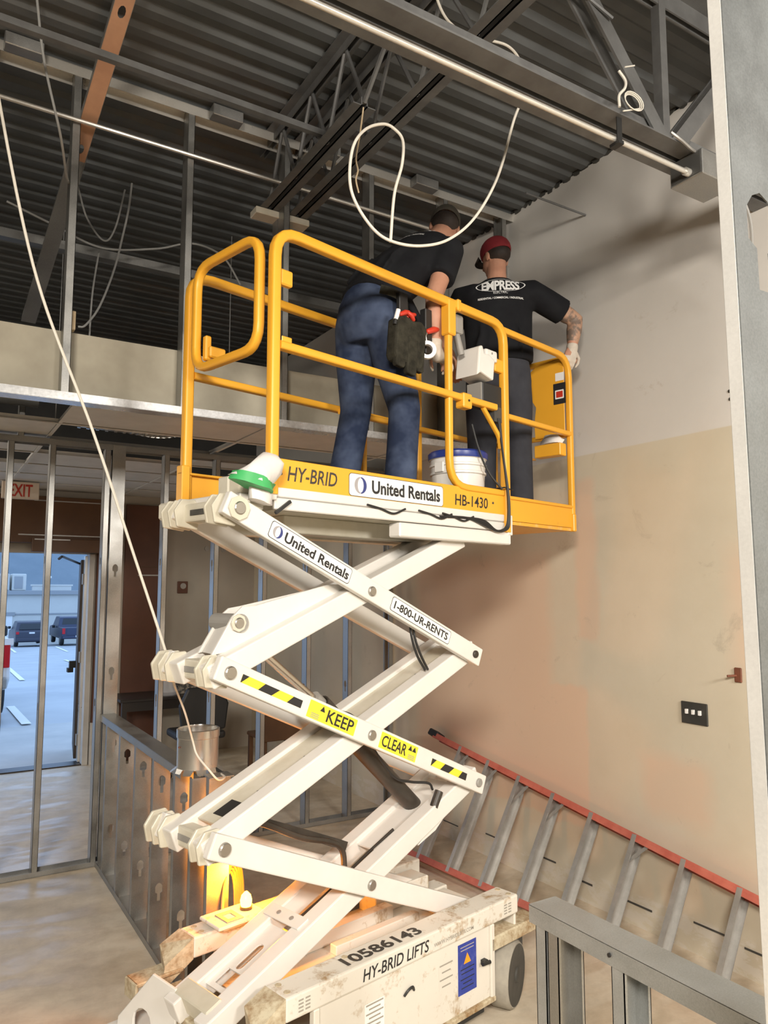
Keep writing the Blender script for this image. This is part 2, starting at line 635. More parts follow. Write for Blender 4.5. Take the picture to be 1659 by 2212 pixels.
def floor_mat():
    m, nt, b = newmat('dusty_concrete_floor')
    v = coords(nt)
    f = noise(nt, v, 0.9, 8, 0.62, 0.6)
    f2 = noise(nt, v, 6.0, 6, 0.7, 0.2)
    v2 = coords(nt, (1.4, 3.2, 1))
    f3 = noise(nt, v2, 1.3, 5, 0.6, 1.0)
    base = ramp(nt, f, [(0.30, (0.46, 0.375, 0.265)), (0.46, (0.59, 0.49, 0.36)), (0.62, (0.68, 0.58, 0.44))])
    smear = ramp(nt, f3, [(0.46, 0.0), (0.60, 0.8)])
    c = mix(nt, smear, base, (0.74, 0.665, 0.54))
    c = mix(nt, 0.30, c, ramp(nt, f2, [(0.35, (0.33, 0.27, 0.195)), (0.6, (0.72, 0.635, 0.51))]))
    nt.links.new(c, b.inputs['Base Color'])
    nt.links.new(ramp(nt, f3, [(0.4, 0.30), (0.6, 0.62)]), b.inputs['Roughness'])
    bump(nt, b, f2, 0.12, 0.004)
    return m


def right_wall_mat():
    """painted drywall: off-white above the old ceiling line, beige below, peach primer patches"""
    m, nt, b = newmat('patched_beige_wall')
    b.inputs['Roughness'].default_value = 0.8
    tc = nd(nt, 'ShaderNodeTexCoord')
    sep = nd(nt, 'ShaderNodeSeparateXYZ')
    geo = nd(nt, 'ShaderNodeNewGeometry')
    nt.links.new(geo.outputs['Position'], sep.inputs[0])
    Yc, Zc = sep.outputs['Y'], sep.outputs['Z']
    v = geo.outputs['Position']
    wob = noise(nt, v, 5.0, 4, 0.6)

    def mth(op, a, c=None, clamp=False):
        n = nd(nt, 'ShaderNodeMath', operation=op, use_clamp=clamp)
        for i, x in enumerate((a, c)):
            if x is None:
                continue
            if isinstance(x, (int, float)):
                n.inputs[i].default_value = x
            else:
                nt.links.new(x, n.inputs[i])
        return n.outputs[0]

    wy = mth('ADD', Yc, mth('MULTIPLY', mth('SUBTRACT', wob, 0.5), 0.10))
    wz = mth('ADD', Zc, mth('MULTIPLY', mth('SUBTRACT', wob, 0.5), 0.14))

    def band(x, lo, hi, s=0.02):
        a = mth('DIVIDE', mth('SUBTRACT', x, lo), s, True)
        c = mth('DIVIDE', mth('SUBTRACT', hi, x), s, True)
        return mth('MULTIPLY', a, c)

    def rect(y0, y1, z0, z1, s=0.03):
        return mth('MULTIPLY', band(wy, y0, y1, s), band(wz, z0, z1, s))

    beige = ramp(nt, noise(nt, v, 1.6, 6, 0.65), [(0.3, (0.59, 0.53, 0.41)), (0.7, (0.65, 0.59, 0.47))])
    white = ramp(nt, noise(nt, v, 1.1, 6, 0.6), [(0.3, (0.62, 0.60, 0.565)), (0.7, (0.69, 0.67, 0.635))])
    patches = [(3.25, 3.47, 1.57, 2.62, 0.05), (3.63, 5.3, 0.45, 2.2, 0.12), (3.37, 4.7, 0.42, 1.31, 0.03), (2.5, 3.02, 0.6, 1.03, 0.1), (2.15, 2.45, 1.4, 2.2, 0.15)]
    mask = None
    for (y0, y1, z0, z1, s) in patches:
        r = rect(y0, y1, z0, z1, s)
        mask = r if mask is None else mth('MAXIMUM', mask, r)
    c = mix(nt, mask, beige, (0.67, 0.525, 0.395))
    up = mth('DIVIDE', mth('SUBTRACT', Zc, 2.752), 0.008, True)
    c = mix(nt, up, c, white)
    # scuffs and stains low on the wall
    sc = ramp(nt, noise(nt, v, 3.5, 7, 0.75, 0.5), [(0.62, 0.0), (0.72, 0.5)])
    c = mix(nt, sc, c, (0.40, 0.34, 0.26))
    # torn paper where the old baseboard sat
    low = mth('SUBTRACT', 1.0, mth('DIVIDE', mth('SUBTRACT', Zc, 0.17), 0.02, True))
    torn = ramp(nt, noise(nt, coords(nt, (1, 2.2, 5)), 2.6, 6, 0.7, 0.3), [(0.47, 0.0), (0.53, 1.0)])
    c = mix(nt, mth('MULTIPLY', low, torn), c, (0.66, 0.61, 0.52))
    nt.links.new(c, b.inputs['Base Color'])
    bump(nt, b, noise(nt, v, 90, 3, 0.6), 0.1, 0.002)
    return m


M['floor'] = floor_mat()
# ------------------------------------------------------------------ the setting
XW = 3.57          # face of the right wall
YB = 8.9           # face of the door wall
ZD = 4.655         # underside of the roof deck
MB().box(-6.2, 3.9, -4.8, 9.0, -0.15, 0).build('floor', M['floor'], kind='structure')
MB().box(XW, XW + 0.16, -4.8, 9.2, 0, ZD).build('wall_right', right_wall_mat(), kind='structure').location.z += 0
MB().box(XW + 0.2, XW + 0.3, -4.8, 9.2, 0, 4.9).build('wall_right_outer_skin', M['shop_trim'], kind='structure')
MB().box(-6.2, -6.05, -4.8, 9.2, 0, 4.9).build('wall_left', M['wallwhite'], kind='structure')
MB().box(-6.2, 3.9, -4.95, -4.8, 0, 4.9).build('wall_front', M['wallwhite'], kind='structure')
wb = MB()
wb.plate([(-6.2, 0), (3.6, 0), (3.6, 4.9), (-6.2, 4.9)], [], (0, YB + 0.15, 0), (1, 0, 0), (0, 0, 1), 0.0)
wb = MB()
wb.box(-6.2, -1.2, YB, YB + 0.15, 0, 3.02).box(1.66, 3.6, YB, YB + 0.15, 0, 3.02).box(-1.2, 1.66, YB, YB + 0.15, 2.3, 3.02)
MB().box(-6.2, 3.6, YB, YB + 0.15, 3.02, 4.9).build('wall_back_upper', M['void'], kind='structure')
wb.build('wall_back', M['wallpaint'], kind='structure')
# fluted roof deck: flutes run across the room
dk = MB()
n = 92
prof = []
y = -4.8
for k in range(n):
    prof += [(y, 0.0), (y + 0.052, 0.0), (y + 0.080, 0.022), (y + 0.124, 0.022)]
    y += 0.152
vs = []
for x in (-6.2, XW + 0.14):
    for (yy, zz) in prof:
        vs.append((x, yy, ZD + zz))
L = len(prof)
dk.add(vs, [(i, i + 1, L + i + 1, L + i) for i in range(L - 1)])
dk.build('ceiling', M['deck'], kind='structure')
MB().box(-6.3, 3.95, -5, 9.25, 4.76, 4.9).build('roof', M['shop_trim'], kind='structure')

# ------------------------------------------------------------------ metal studs


def punch(z):
    """keyhole punch-out"""
    w, h = 0.019, 0.035
    return [(-0.008, z - h - 0.022), (0.008, z - h - 0.022), (0.008, z - h * 0.55), (w, z - h * 0.35), (w, z + h * 0.5), (w * 0.55, z + h * 0.85), (0, z + h), (-w * 0.55, z + h * 0.85), (-w, z + h * 0.5), (-w, z - h * 0.35), (-0.008, z - h * 0.55)]


def stud(parent, x, y, z0, z1, web='y', opens=1, holes=(), name='stud', mat=None, d=0.092, fl=0.038, t=0.0025):
    """C-stud; web='y': web lies along y (flanges face the room), web='x': web lies along x"""
    m = MB()
    H = z1 - z0
    hl = [[(a, b - z0) for a, b in punch(h)] for h in holes]
    outer = [(-d / 2, 0), (d / 2, 0), (d / 2, H), (-d / 2, H)]
    if web == 'y':
        m.plate(outer, hl, (x, y, z0), (0, 1, 0), (0, 0, 1), t)
        for s in (-1, 1):
            e = y + s * d / 2
            m.box(x, x + opens * fl, e, e - s * t, z0, z1)
            m.box(x + opens * fl, x + opens * (fl - t), e, e - s * 0.010, z0, z1)
    else:
        m.plate(outer, hl, (x, y, z0), (1, 0, 0), (0, 0, 1), t)
        for s in (-1, 1):
            e = x + s * d / 2
            m.box(e, e - s * t, y, y + opens * fl, z0, z1)
            m.box(e, e - s * 0.010, y + opens * fl, y + opens * (fl - t), z0, z1)
    return m.build(name, mat or M['galv'], parent)


def track(parent, p, q, d=0.096, leg=0.032, up=1, name='track', mat=None, t=0.0025):
    """U-track lying from p to q, legs pointing up (1) or down (-1)"""
    m = MB()
    p, q = V(p), V(q)
    tt = (q - p).normalized()
    b = Vector((-tt.y, tt.x, 0))
    m.bar(p, q, d, t)
    for s in (-1, 1):
        o = b * (s * (d / 2 - t / 2)) + Vector((0, 0, up * leg / 2))
        m.bar(p + o, q + o, t, leg)
    return m.build(name, mat or M['galv'], parent)


# hanging upper wall, framed from the deck down to a header
YU = 4.03
hw = thing('hanging_stud_wall', 'galvanised stud framing hanging from the roof deck down to a shiny header', 'wall frame', (1.5, YU, 2.85))
for sx in (-0.65, -0.05, 0.16, 0.55, 1.155, 1.748, 2.343, 2.94, 3.5):
    stud(hw, sx, YU, 2.853, 4.635, 'y', -1 if sx > 3.4 else 1)
track(hw, (-2.5, YU, 2.85), (XW, YU, 2.85), 0.098, 0.042, 1, 'bottom_track', M['galv_head'])
track(hw, (-2.5, YU, 4.645), (XW, YU, 4.645), 0.098, 0.055, -1, 'top_track', M['conduit'])
for cx in (0.30, 1.36, 2.0, 2.75):
    MB().box(cx - 0.09, cx + 0.09, YU - 0.13, YU - 0.055, 4.585, 4.65).build('deck_clip', M['galv_dark'], hw, bev=0.004)
gp = MB().box(-2.5, 1.2, YU + 0.055, YU + 0.07, 2.86, 3.235).build('soffit_board', M['gyp'])
tag(gp, 'dusty strip of drywall behind the hanging studs, left length', 'drywall', 'drywall strips')
gp = MB().box(1.204, XW, YU + 0.055, YU + 0.07, 2.86, 3.225).build('soffit_board', M['gyp'])
tag(gp, 'dusty strip of drywall behind the yellow platform, between header and dark void', 'drywall', 'drywall strips')
b = MB().box(0.575, 0.612, YU + 0.0, YU + 0.05, 3.235, 3.335).build('wood_block', M['wood'], bev=0.003)
tag(b, 'small pale wooden block standing on the drywall strip by a stud', 'wood block')

# full height stud wall in front of the back room
YL = 5.69
lw = thing('stud_partition', 'open galvanised stud partition standing in front of the back room and doorway', 'wall frame', (1.5, YL, 0))
for sx in (-0.35, 0.06, 0.465, 0.73, 1.10, 1.53, 1.93, 2.336, 2.733, 3.12):
    stud(lw, sx, YL, 0.003, 2.955, 'y', 1, (1.1, 2.1))
stud(lw, XW - 0.003, YL, 0.003, 2.955, 'y', -1)
stud(lw, 1.195, YL - 0.05, 0.003, 2.955, 'x', 1, (0.5, 1.32, 2.05))
stud(lw, 0.52, YL, 2.96, 3.7, 'y', 1)
track(lw, (-2.5, YL, 0.002), (XW, YL, 0.002), 0.098, 0.032, 1, 'bottom_track', M['galv_dark'])
track(lw, (-2.5, YL, 2.957), (XW, YL, 2.957), 0.098, 0.04, -1, 'top_track', M['galv_dark'])

# knee wall on the left, running from the partition towards the lift
XK = 1.18
kw = thing('knee_wall_frame', 'low galvanised knee wall left of the lift, glowing orange near the beacon', 'wall frame', (XK, 4.4, 0))
for i, sy in enumerate((5.42, 5.02, 4.62, 4.22, 3.82, 3.55)):
    stud(kw, XK, sy, 0.003, 1.02, 'x', 1, (0.30, 0.86))
stud(kw, XK + 0.01, 3.33, 0.003, 1.07, 'x', 1, (), d=0.10)
track(kw, (XK, 5.64, 0.002), (XK, 3.30, 0.002), 0.098, 0.032, 1, 'bottom_track', M['galv_dark'])
track(kw, (XK, 5.64, 1.028), (XK, 3.72, 1.028), 0.098, 0.045, -1, 'top_track', M['galv'])
MB().box(XK - 0.045, XK + 0.065, 3.30, 3.39, 1.07, 1.074).build('end_cap', M['galv'], kw)

# knee wall on the right, close to the camera
XR = 1.505
rw = thing('knee_wall_frame', 'low galvanised knee wall beside the wheel of the lift, in front of the ladder', 'wall frame', (XR, 1.0, 0))
for sy in (1.59, 1.33, 0.98, 0.62):
    stud(rw, XR, sy, 0.003, 1.045, 'x', -1, (0.45, 0.8), mat=M['galv_big'])
stud(rw, XR, 1.545, 0.003, 1.045, 'x', -1, (), mat=M['galv'])
track(rw, (XR, 1.612, 0.002), (XR, 0.3, 0.002), 0.098, 0.032, 1, 'bottom_track', M['galv_dark'])
track(rw, (XR, 1.612, 1.05), (XR, 0.3, 1.05), 0.098, 0.045, -1, 'top_track', M['galv_big'])
for sy in (1.33, 0.98):
    MB().cyl((XR - 0.05, sy, 1.03), (XR - 0.054, sy, 1.03), 0.005, n=8).build('screw', M['black'], rw)

# king stud right beside the camera
ks = thing('king_stud', 'tall fresh galvanised stud close to the camera with a punched hole', 'stud', (1.03, 0.655, 0))
m = MB()
kx0, ky0 = 1.032, 0.63
ks.rotation_euler = (0, -0.0147, 0)
kd = 0.152
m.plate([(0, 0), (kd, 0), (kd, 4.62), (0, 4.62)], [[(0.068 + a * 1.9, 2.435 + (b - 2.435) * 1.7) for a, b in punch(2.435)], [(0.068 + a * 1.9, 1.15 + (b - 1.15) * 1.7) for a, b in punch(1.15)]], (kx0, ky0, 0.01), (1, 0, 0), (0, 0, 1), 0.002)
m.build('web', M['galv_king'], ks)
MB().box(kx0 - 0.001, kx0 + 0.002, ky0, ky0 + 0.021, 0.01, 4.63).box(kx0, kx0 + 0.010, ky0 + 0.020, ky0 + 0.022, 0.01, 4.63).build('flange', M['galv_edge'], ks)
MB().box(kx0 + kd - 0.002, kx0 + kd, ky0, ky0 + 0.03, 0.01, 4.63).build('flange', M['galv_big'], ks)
track(rw, (0.9, 0.655, 0.002), (1.46, 0.655, 0.002), 0.098, 0.032, 1, 'bottom_track', M['galv_dark'])

# ------------------------------------------------------------------ suspended ceiling of the back room
dc = thing('drop_ceiling', 'suspended ceiling grid with missing white tiles over the back room', 'ceiling grid', (1.3, 6.6, 2.98))
gx = [-1.70, -0.49, 0.72, 1.93, 3.14, XW]
gy = [4.12] + [4.59 + 0.61 * k for k in range(7)] + [YB]
missing = {(1, 1), (1, 4), (2, 2), (2, 3), (3, 2), (3, 4), (0, 1), (0, 4), (4, 2)}
for i in range(len(gx) - 1):
    for j in range(len(gy) - 1):
        if (i, j) in missing:
            continue
        MB().box(gx[i] + 0.014, gx[i + 1] - 0.014, gy[j] + 0.014, gy[j + 1] - 0.014, 2.985, 3.0).build('tile', M['tile'], dc)
for x in gx[1:-1]:
    MB().box(x - 0.012, x + 0.012, gy[0], YB, 2.978, 2.984).box(x - 0.0015, x + 0.0015, gy[0], YB, 2.984, 3.015).build('grid_bar', M['tile'], dc)
for y in gy[:-1]:
    MB().box(gx[0], XW, y - 0.012, y + 0.012, 2.976, 2.982).box(gx[0], XW, y - 0.0015, y + 0.0015, 2.982, 3.01).build('grid_bar', M['tile'], dc)
for hx, hy in ((1.93, 5.4), (0.72, 5.4), (3.14, 5.4), (1.93, 6.6)):
    MB().tube([(hx, hy, 3.01), (hx, hy, 4.65)], 0.003, 5).build('hanger_wire', M['cord_grey'], dc)
# flexible duct and lamp cans lying above the tiles
pts = spline([(0.9, 5.62, 3.13), (1.25, 5.55, 3.11), (1.5, 5.62, 3.12), (1.75, 5.7, 3.2)], 6)
m = MB()
pr = []
for k, p in enumerate(pts):
    pr.append(p)
m.tube(pr, 0.075, 12)
for k in range(0, len(pts) - 1, 1):
    m.tube([pts[k], pts[k] + (pts[k + 1] - pts[k]) * 0.35], 0.083, 12)
tag(m.build('flexible_duct', M['duct'], smooth=True), 'silver flexible duct lying in the gap of missing ceiling tiles', 'duct')
m = MB()
m.cyl((-0.6, 5.5, 3.19), (0.62, 5.5, 3.19), 0.055, n=14)
tag(m.build('round_duct', M['duct'], smooth=True), 'straight round metal duct behind the far end of the header', 'duct')

# ------------------------------------------------------------------ back room
sb = thing('door_soffit_box', 'brown wood panelled box above the exit doorway with thin metal strips', 'soffit', (1.0, 8.75, 2.3))
MB().box(-1.5, 1.76, 8.70, YB, 2.40, 2.90).build('panel', M['brown'], sb, bev=0.004)
MB().box(0.98, 1.70, 8.62, 8.70, 2.30, 2.44).build('lower_panel', M['brown'], sb, bev=0.004)
for z, xa, xb in ((2.845, 0.99, 1.66), (2.475, 0.85, 1.72)):
    MB().box(xa, xb, 8.69, 8.70, z, z + 0.012).build('metal_strip', M['alum'], sb)
MB().box(1.0, 1.35, 8.612, 8.62, 2.425, 2.437).build('metal_strip', M['alum'], sb)
ex = thing('exit_sign', 'old exit sign with red letters hanging under the ceiling above the doorway', 'sign', (0.80, 8.2, 2.8))
MB().box(0.635, 0.975, 8.2, 8.25, 2.80, 2.972).build('housing', M['exit_white'], ex, bev=0.006)
lettering('EXIT', (0.805, 8.199, 2.886), (1, 0, 0), (0, 0, 1), 0.215, 0.125, M['exit_red'], ex, bold=0.02)

dr = thing('door_1', None, None, (1.63, 9.05, 0))
dr['kind'] = 'structure'
MB().box(1.60, 1.66, 8.86, 9.06, 0, 2.3).build('frame', M['white_trim'], dr, bev=0.004)
MB().box(1.575, 1.60, 8.98, 9.06, 0.02, 2.28).build('metal_strip', M['conduit'], dr)
m = MB()
m.bar((1.57, 9.07, 1.14), (1.70, 9.95, 1.14), 0.045, 2.2)
m.build('leaf', M['door_edge'], dr, bev=0.004)
for z in (0.25, 1.15, 2.02):
    MB().box(1.56, 1.585, 9.0, 9.10, z - 0.06, z + 0.06).build('hinge', M['grey_mid'], dr)
MB().box(1.56, 1.64, 9.62, 9.68, 0.98, 1.06).box(1.54, 1.60, 9.60, 9.70, 0.93, 0.98).build('push_bar', M['black'], dr)
MB().bar((1.33, 8.98, 2.27), (1.60, 9.4, 2.20), 0.02, 0.02).bar((1.33, 8.98, 2.27), (1.30, 9.02, 2.24), 0.02, 0.02).build('closer_arm', M['grey_box'], dr)
MB().box(-1.2, 1.66, 8.88, 9.08, 0.0, 0.014).build('threshold', M['desk'], dr)
bs = MB().box(1.68, 1.745, 8.84, YB, 0.45, 2.38).build('trim_1', M['brown_red'], kind='structure')
MB().box(1.67, 1.75, 8.84, YB, 0, 0.45).build('trim_2', M['white_trim'], kind='structure')
d2 = thing('door_2', None, None, (2.2, 8.88, 0))
d2['kind'] = 'structure'
MB().box(1.98, 2.42, 8.85, YB, 0, 2.88).build('leaf', M['brown_red'], d2, bev=0.004)
MB().box(2.13, 2.36, 8.83, 8.85, 2.06, 2.075).build('metal_strip', M['alum'], d2)
MB().box(2.08, 2.40, 8.84, 8.85, 2.16, 2.17).build('metal_strip', M['brown'], d2)

eb = thing('wall_outlet_box', 'small brown electrical box high on the greige back wall', 'outlet', (2.66, 8.88, 1.85))
MB().box(2.60, 2.72, 8.87, YB, 1.86, 2.0).build('cover', M['brown_red'], eb, bev=0.004)
MB().cyl((2.665, 8.868, 1.945), (2.665, 8.874, 1.945), 0.035, n=14).build('socket', M['alum'], eb)
for k, xx in enumerate((2.95, 3.16)):
    m = MB().cyl((xx, 8.885, 2.40 - 0.012 * k), (xx, YB, 2.40 - 0.012 * k), 0.03, n=14)
    tag(m.build('wall_anchor', M['alum'], smooth=True), ('round metal wall anchor nearer the brown door, high on the back wall', 'round metal wall anchor farther from the brown door, high on the back wall')[k], 'anchor')

tb = thing('desk', 'dark desk against the back wall behind the studs', 'desk', (2.35, 8.3, 0))
MB().box(1.85, 2.95, 8.25, 8.84, 0.72, 0.75).build('top', M['desk'], tb, bev=0.004)
for x in (1.9, 2.9):
    for y in (8.3, 8.8):
        MB().box(x - 0.025, x + 0.025, y - 0.025, y + 0.025, 0, 0.72).build('leg', M['desk'], tb)
MB().box(1.9, 2.9, 8.28, 8.30, 0.62, 0.72).build('apron', M['desk'], tb)
bx = MB().box(2.50, 2.80, 8.40, 8.62, 0.752, 0.97).build('carton', M['cardboard'], bev=0.003)
tag(bx, 'dark printed carton standing on the desk', 'carton')
bx = MB().box(2.52, 2.80, 8.66, 8.84, 0.752, 1.12).build('carton', M['decal_white'], bev=0.003)
tag(bx, 'pale carton standing on the desk behind the dark printed one', 'carton')
m = MB()
m.lathe([(0.02, 0.30), (0.045, 0.24), (0.09, 0.12), (0.13, 0.04), (0.11, 0.0)][::-1], (2.38, 8.42, 0.752), 10)
bg_ = m.build('plastic_bag', M['plastic_bag'], smooth=True)
tag(bg_, 'thin translucent plastic bag slumped on the desk', 'bag')
ch = thing('office_chair', 'dark office chair standing in front of the desk, behind the metal duct collar', 'chair', (2.45, 7.6, 0))
MB().box(2.22, 2.70, 7.40, 7.85, 0.42, 0.50).build('seat', M['black'], ch, bev=0.03, seg=3)
m = MB()
m.prism([(-0.22, 0), (0.22, 0), (0.25, 0.25), (0.17, 0.42), (-0.17, 0.42), (-0.25, 0.25)], (2.46, 7.42, 0.52), (1, 0, 0), (0, 0, 1), 0.06)
m.build('backrest', M['black'], ch, bev=0.02, seg=2)
MB().cyl((2.46, 7.62, 0.08), (2.46, 7.62, 0.42), 0.03).build('gas_column', M['grey_box'], ch)
for k in range(5):
    a = k * 2 * math.pi / 5
    MB().bar((2.46, 7.62, 0.10), (2.46 + 0.27 * math.cos(a), 7.62 + 0.27 * math.sin(a), 0.07), 0.045, 0.035).build('base_leg', M['grey_box'], ch)
    MB().cyl((2.46 + 0.27 * math.cos(a), 7.62 + 0.27 * math.sin(a) - 0.015, 0.03), (2.46 + 0.27 * math.cos(a), 7.62 + 0.27 * math.sin(a) + 0.015, 0.03), 0.03).build('caster', M['black'], ch)
bc = thing('wooden_chair', 'brown round-backed wooden chair against the far side wall behind the studs', 'chair', (3.2, 7.2, 0))
m = MB()
m.prism([(-0.23, 0), (0.23, 0), (0.26, 0.2), (0.2, 0.38), (0.08, 0.46), (-0.08, 0.46), (-0.2, 0.38), (-0.26, 0.2)], (3.17, 7.02, 0.42), (1, 0, 0), (0, 0, 1), 0.03)
m.build('backrest', M['brown'], bc, bev=0.008)
MB().box(2.94, 3.40, 7.02, 7.46, 0.42, 0.46).build('seat', M['brown'], bc, bev=0.01)
for x in (2.97, 3.37):
    for y in (7.06, 7.42):
        MB().bar((x, y, 0), (x, y, 0.42), 0.04, 0.04, (0, 1, 0)).build('leg', M['brown'], bc)

# ------------------------------------------------------------------ outside: walk, sloping car park, shops


def gz(y):
    return -0.02 - 0.0425 * max(0.0, y - 12.0)


MB().add([(-40, 9.05, -0.02), (25, 9.05, -0.02), (25, 12.0, -0.03), (-40, 12.0, -0.03)], [(0, 1, 2, 3)]).build('sidewalk', M['concrete_walk'], kind='structure')
lot = MB().add([(-40, 12.0, -0.03), (40, 12.0, -0.03), (60, 75, gz(75)), (-60, 75, gz(75))], [(0, 1, 2, 3)])
lot.build('parking_lot', M['asphalt'], kind='structure')


def lotline(p, q, w):
    p, q = V(p[0], p[1], gz(p[1]) + 0.012), V(q[0], q[1], gz(q[1]) + 0.012)
    b = (q - p).cross(Vector((0, 0, 1))).normalized() * (w / 2)
    return MB().add([p - b, p + b, q + b, q - b], [(0, 1, 2, 3)])
for p, q, lb in (((1.47, 14.9), (1.41, 12.05), 'white parking line nearest the doorway, ending at the kerb'), ((2.69, 28.5), (2.39, 21.7), 'white parking line beside the white pickup, second from the doorway'), ((5.24, 56.2), (4.48, 44.1), 'white parking line left of the dark sport utility car'), ((7.7, 53.0), (6.74, 42.3), 'white parking line between the two dark parked vehicles'), ((5.10, 32.6), (4.83, 26.3), 'white parking line ending at the open door leaf, nearer than the dark vehicles')):
    tag(lotline(p, q, 0.13).build('parking_line', M['lot_line']), lb, 'marking', 'parking lines')
MB().box(-60, 60, 62.9, 75, -3, -2.0).build('ground', M['asphalt'], kind='structure')
sh = thing('shop_building', 'long pale low commercial building across the car park', 'building', (18, 62, -2.4))
YS = 62.0
zb = gz(YS)
MB().box(-25, 55, YS, YS + 14, zb - 0.3, 1.55).build('wall', M['shop_wall'], sh)
MB().box(-25.2, 55.2, YS - 0.25, YS + 14.2, 1.55, 1.85).build('cornice', M['shop_trim'], sh)
MB().box(-25, 55, YS - 0.06, YS, 0.05, 0.15).build('band', M['shop_trim'], sh)
MB().box(3.2, 5.95, YS - 0.05, YS, zb, 0.0).build('garage_door', M['decal_white'], sh)
MB().box(3.0, 6.1, YS - 0.12, YS - 0.04, 0.0, 0.25).build('door_head', M['shop_trim'], sh)
for k, (x0, x1, h) in enumerate(((4.9, 5.9, 1.3), (6.1, 7.1, 1.3))):
    u = thing('rooftop_unit', ('boxy rooftop air unit with a dark louvre on the shop roof, nearest the parapet end', 'boxy pale rooftop air unit beside the light pole on the shop roof')[k], 'air unit', (x0, YS + 4, 1.85))
    MB().box(x0, x1, YS + 3, YS + 5, 1.85, 1.85 + h).build('cabinet', M['shop_wall'], u, bev=0.05)
    MB().box(x0 + 0.15, x0 + 0.75, YS + 2.96, YS + 3.02, 2.0, 1.85 + h - 0.2).build('louvre', M['shop_trim'], u)
lp = thing('light_pole', 'pale light pole with a round lamp head on the shop roof', 'lamp', (8.4, YS + 1, 1.85))
MB().cyl((8.45, YS + 1, 1.85), (8.45, YS + 1, 2.75), 0.08).build('pole', M['decal_white'], lp)
MB().lathe([(0.05, 0), (0.2, 0.06), (0.2, 0.18), (0.05, 0.25)], (8.45, YS + 1, 2.75), 10).build('lamp_head', M['decal_white'], lp)
MB().box(7.4, 10.2, YS + 1.6, YS + 2.0, 1.85, 2.2).box(7.3, 10.3, YS + 1.55, YS + 2.05, 2.2, 2.32).build('parapet', M['shop_wall'], sh)
hl = MB()
for (cx, cy, rx, ry, h) in ((0, 120, 45, 22, 14), (40, 125, 40, 20, 13), (80, 120, 40, 20, 12)):
    rings = [(1.0 * math.cos(a), math.sin(a)) for a in [k * math.pi / 12 for k in range(7)]]
    hl.lathe([(r * 1.0, z) for r, z in rings[:-1]] + [(0.02, 1.0)], (0, 0, 0), 36, M=Matrix.Translation((cx, cy, -3)) @ Matrix.Diagonal((rx, ry, h, 1)))
hl.build('hill', M['hill'], kind='structure', smooth=True)

# ------------------------------------------------------------------ parked vehicles (rears towards the doorway)


def wheel_at(parent, x, y, z, r, w, side, mat=None):
    m = MB()
    m.lathe([(r * 0.6, -w / 2), (r * 0.93, -w / 2), (r, -w * 0.3), (r, w * 0.3), (r * 0.93, w / 2), (r * 0.6, w / 2)], n=20, M=Matrix.Translation((x, y, z)) @ Matrix.Rotation(rad(90), 4, 'Y'))
    o = m.build('wheel', mat or M['black'], parent, smooth=True)
    MB().cyl((x + side * (w / 2 - 0.01), y, z), (x + side * (w / 2 + 0.012), y, z), r * 0.58).build('rim', M['grey_mid'], o)
    return o


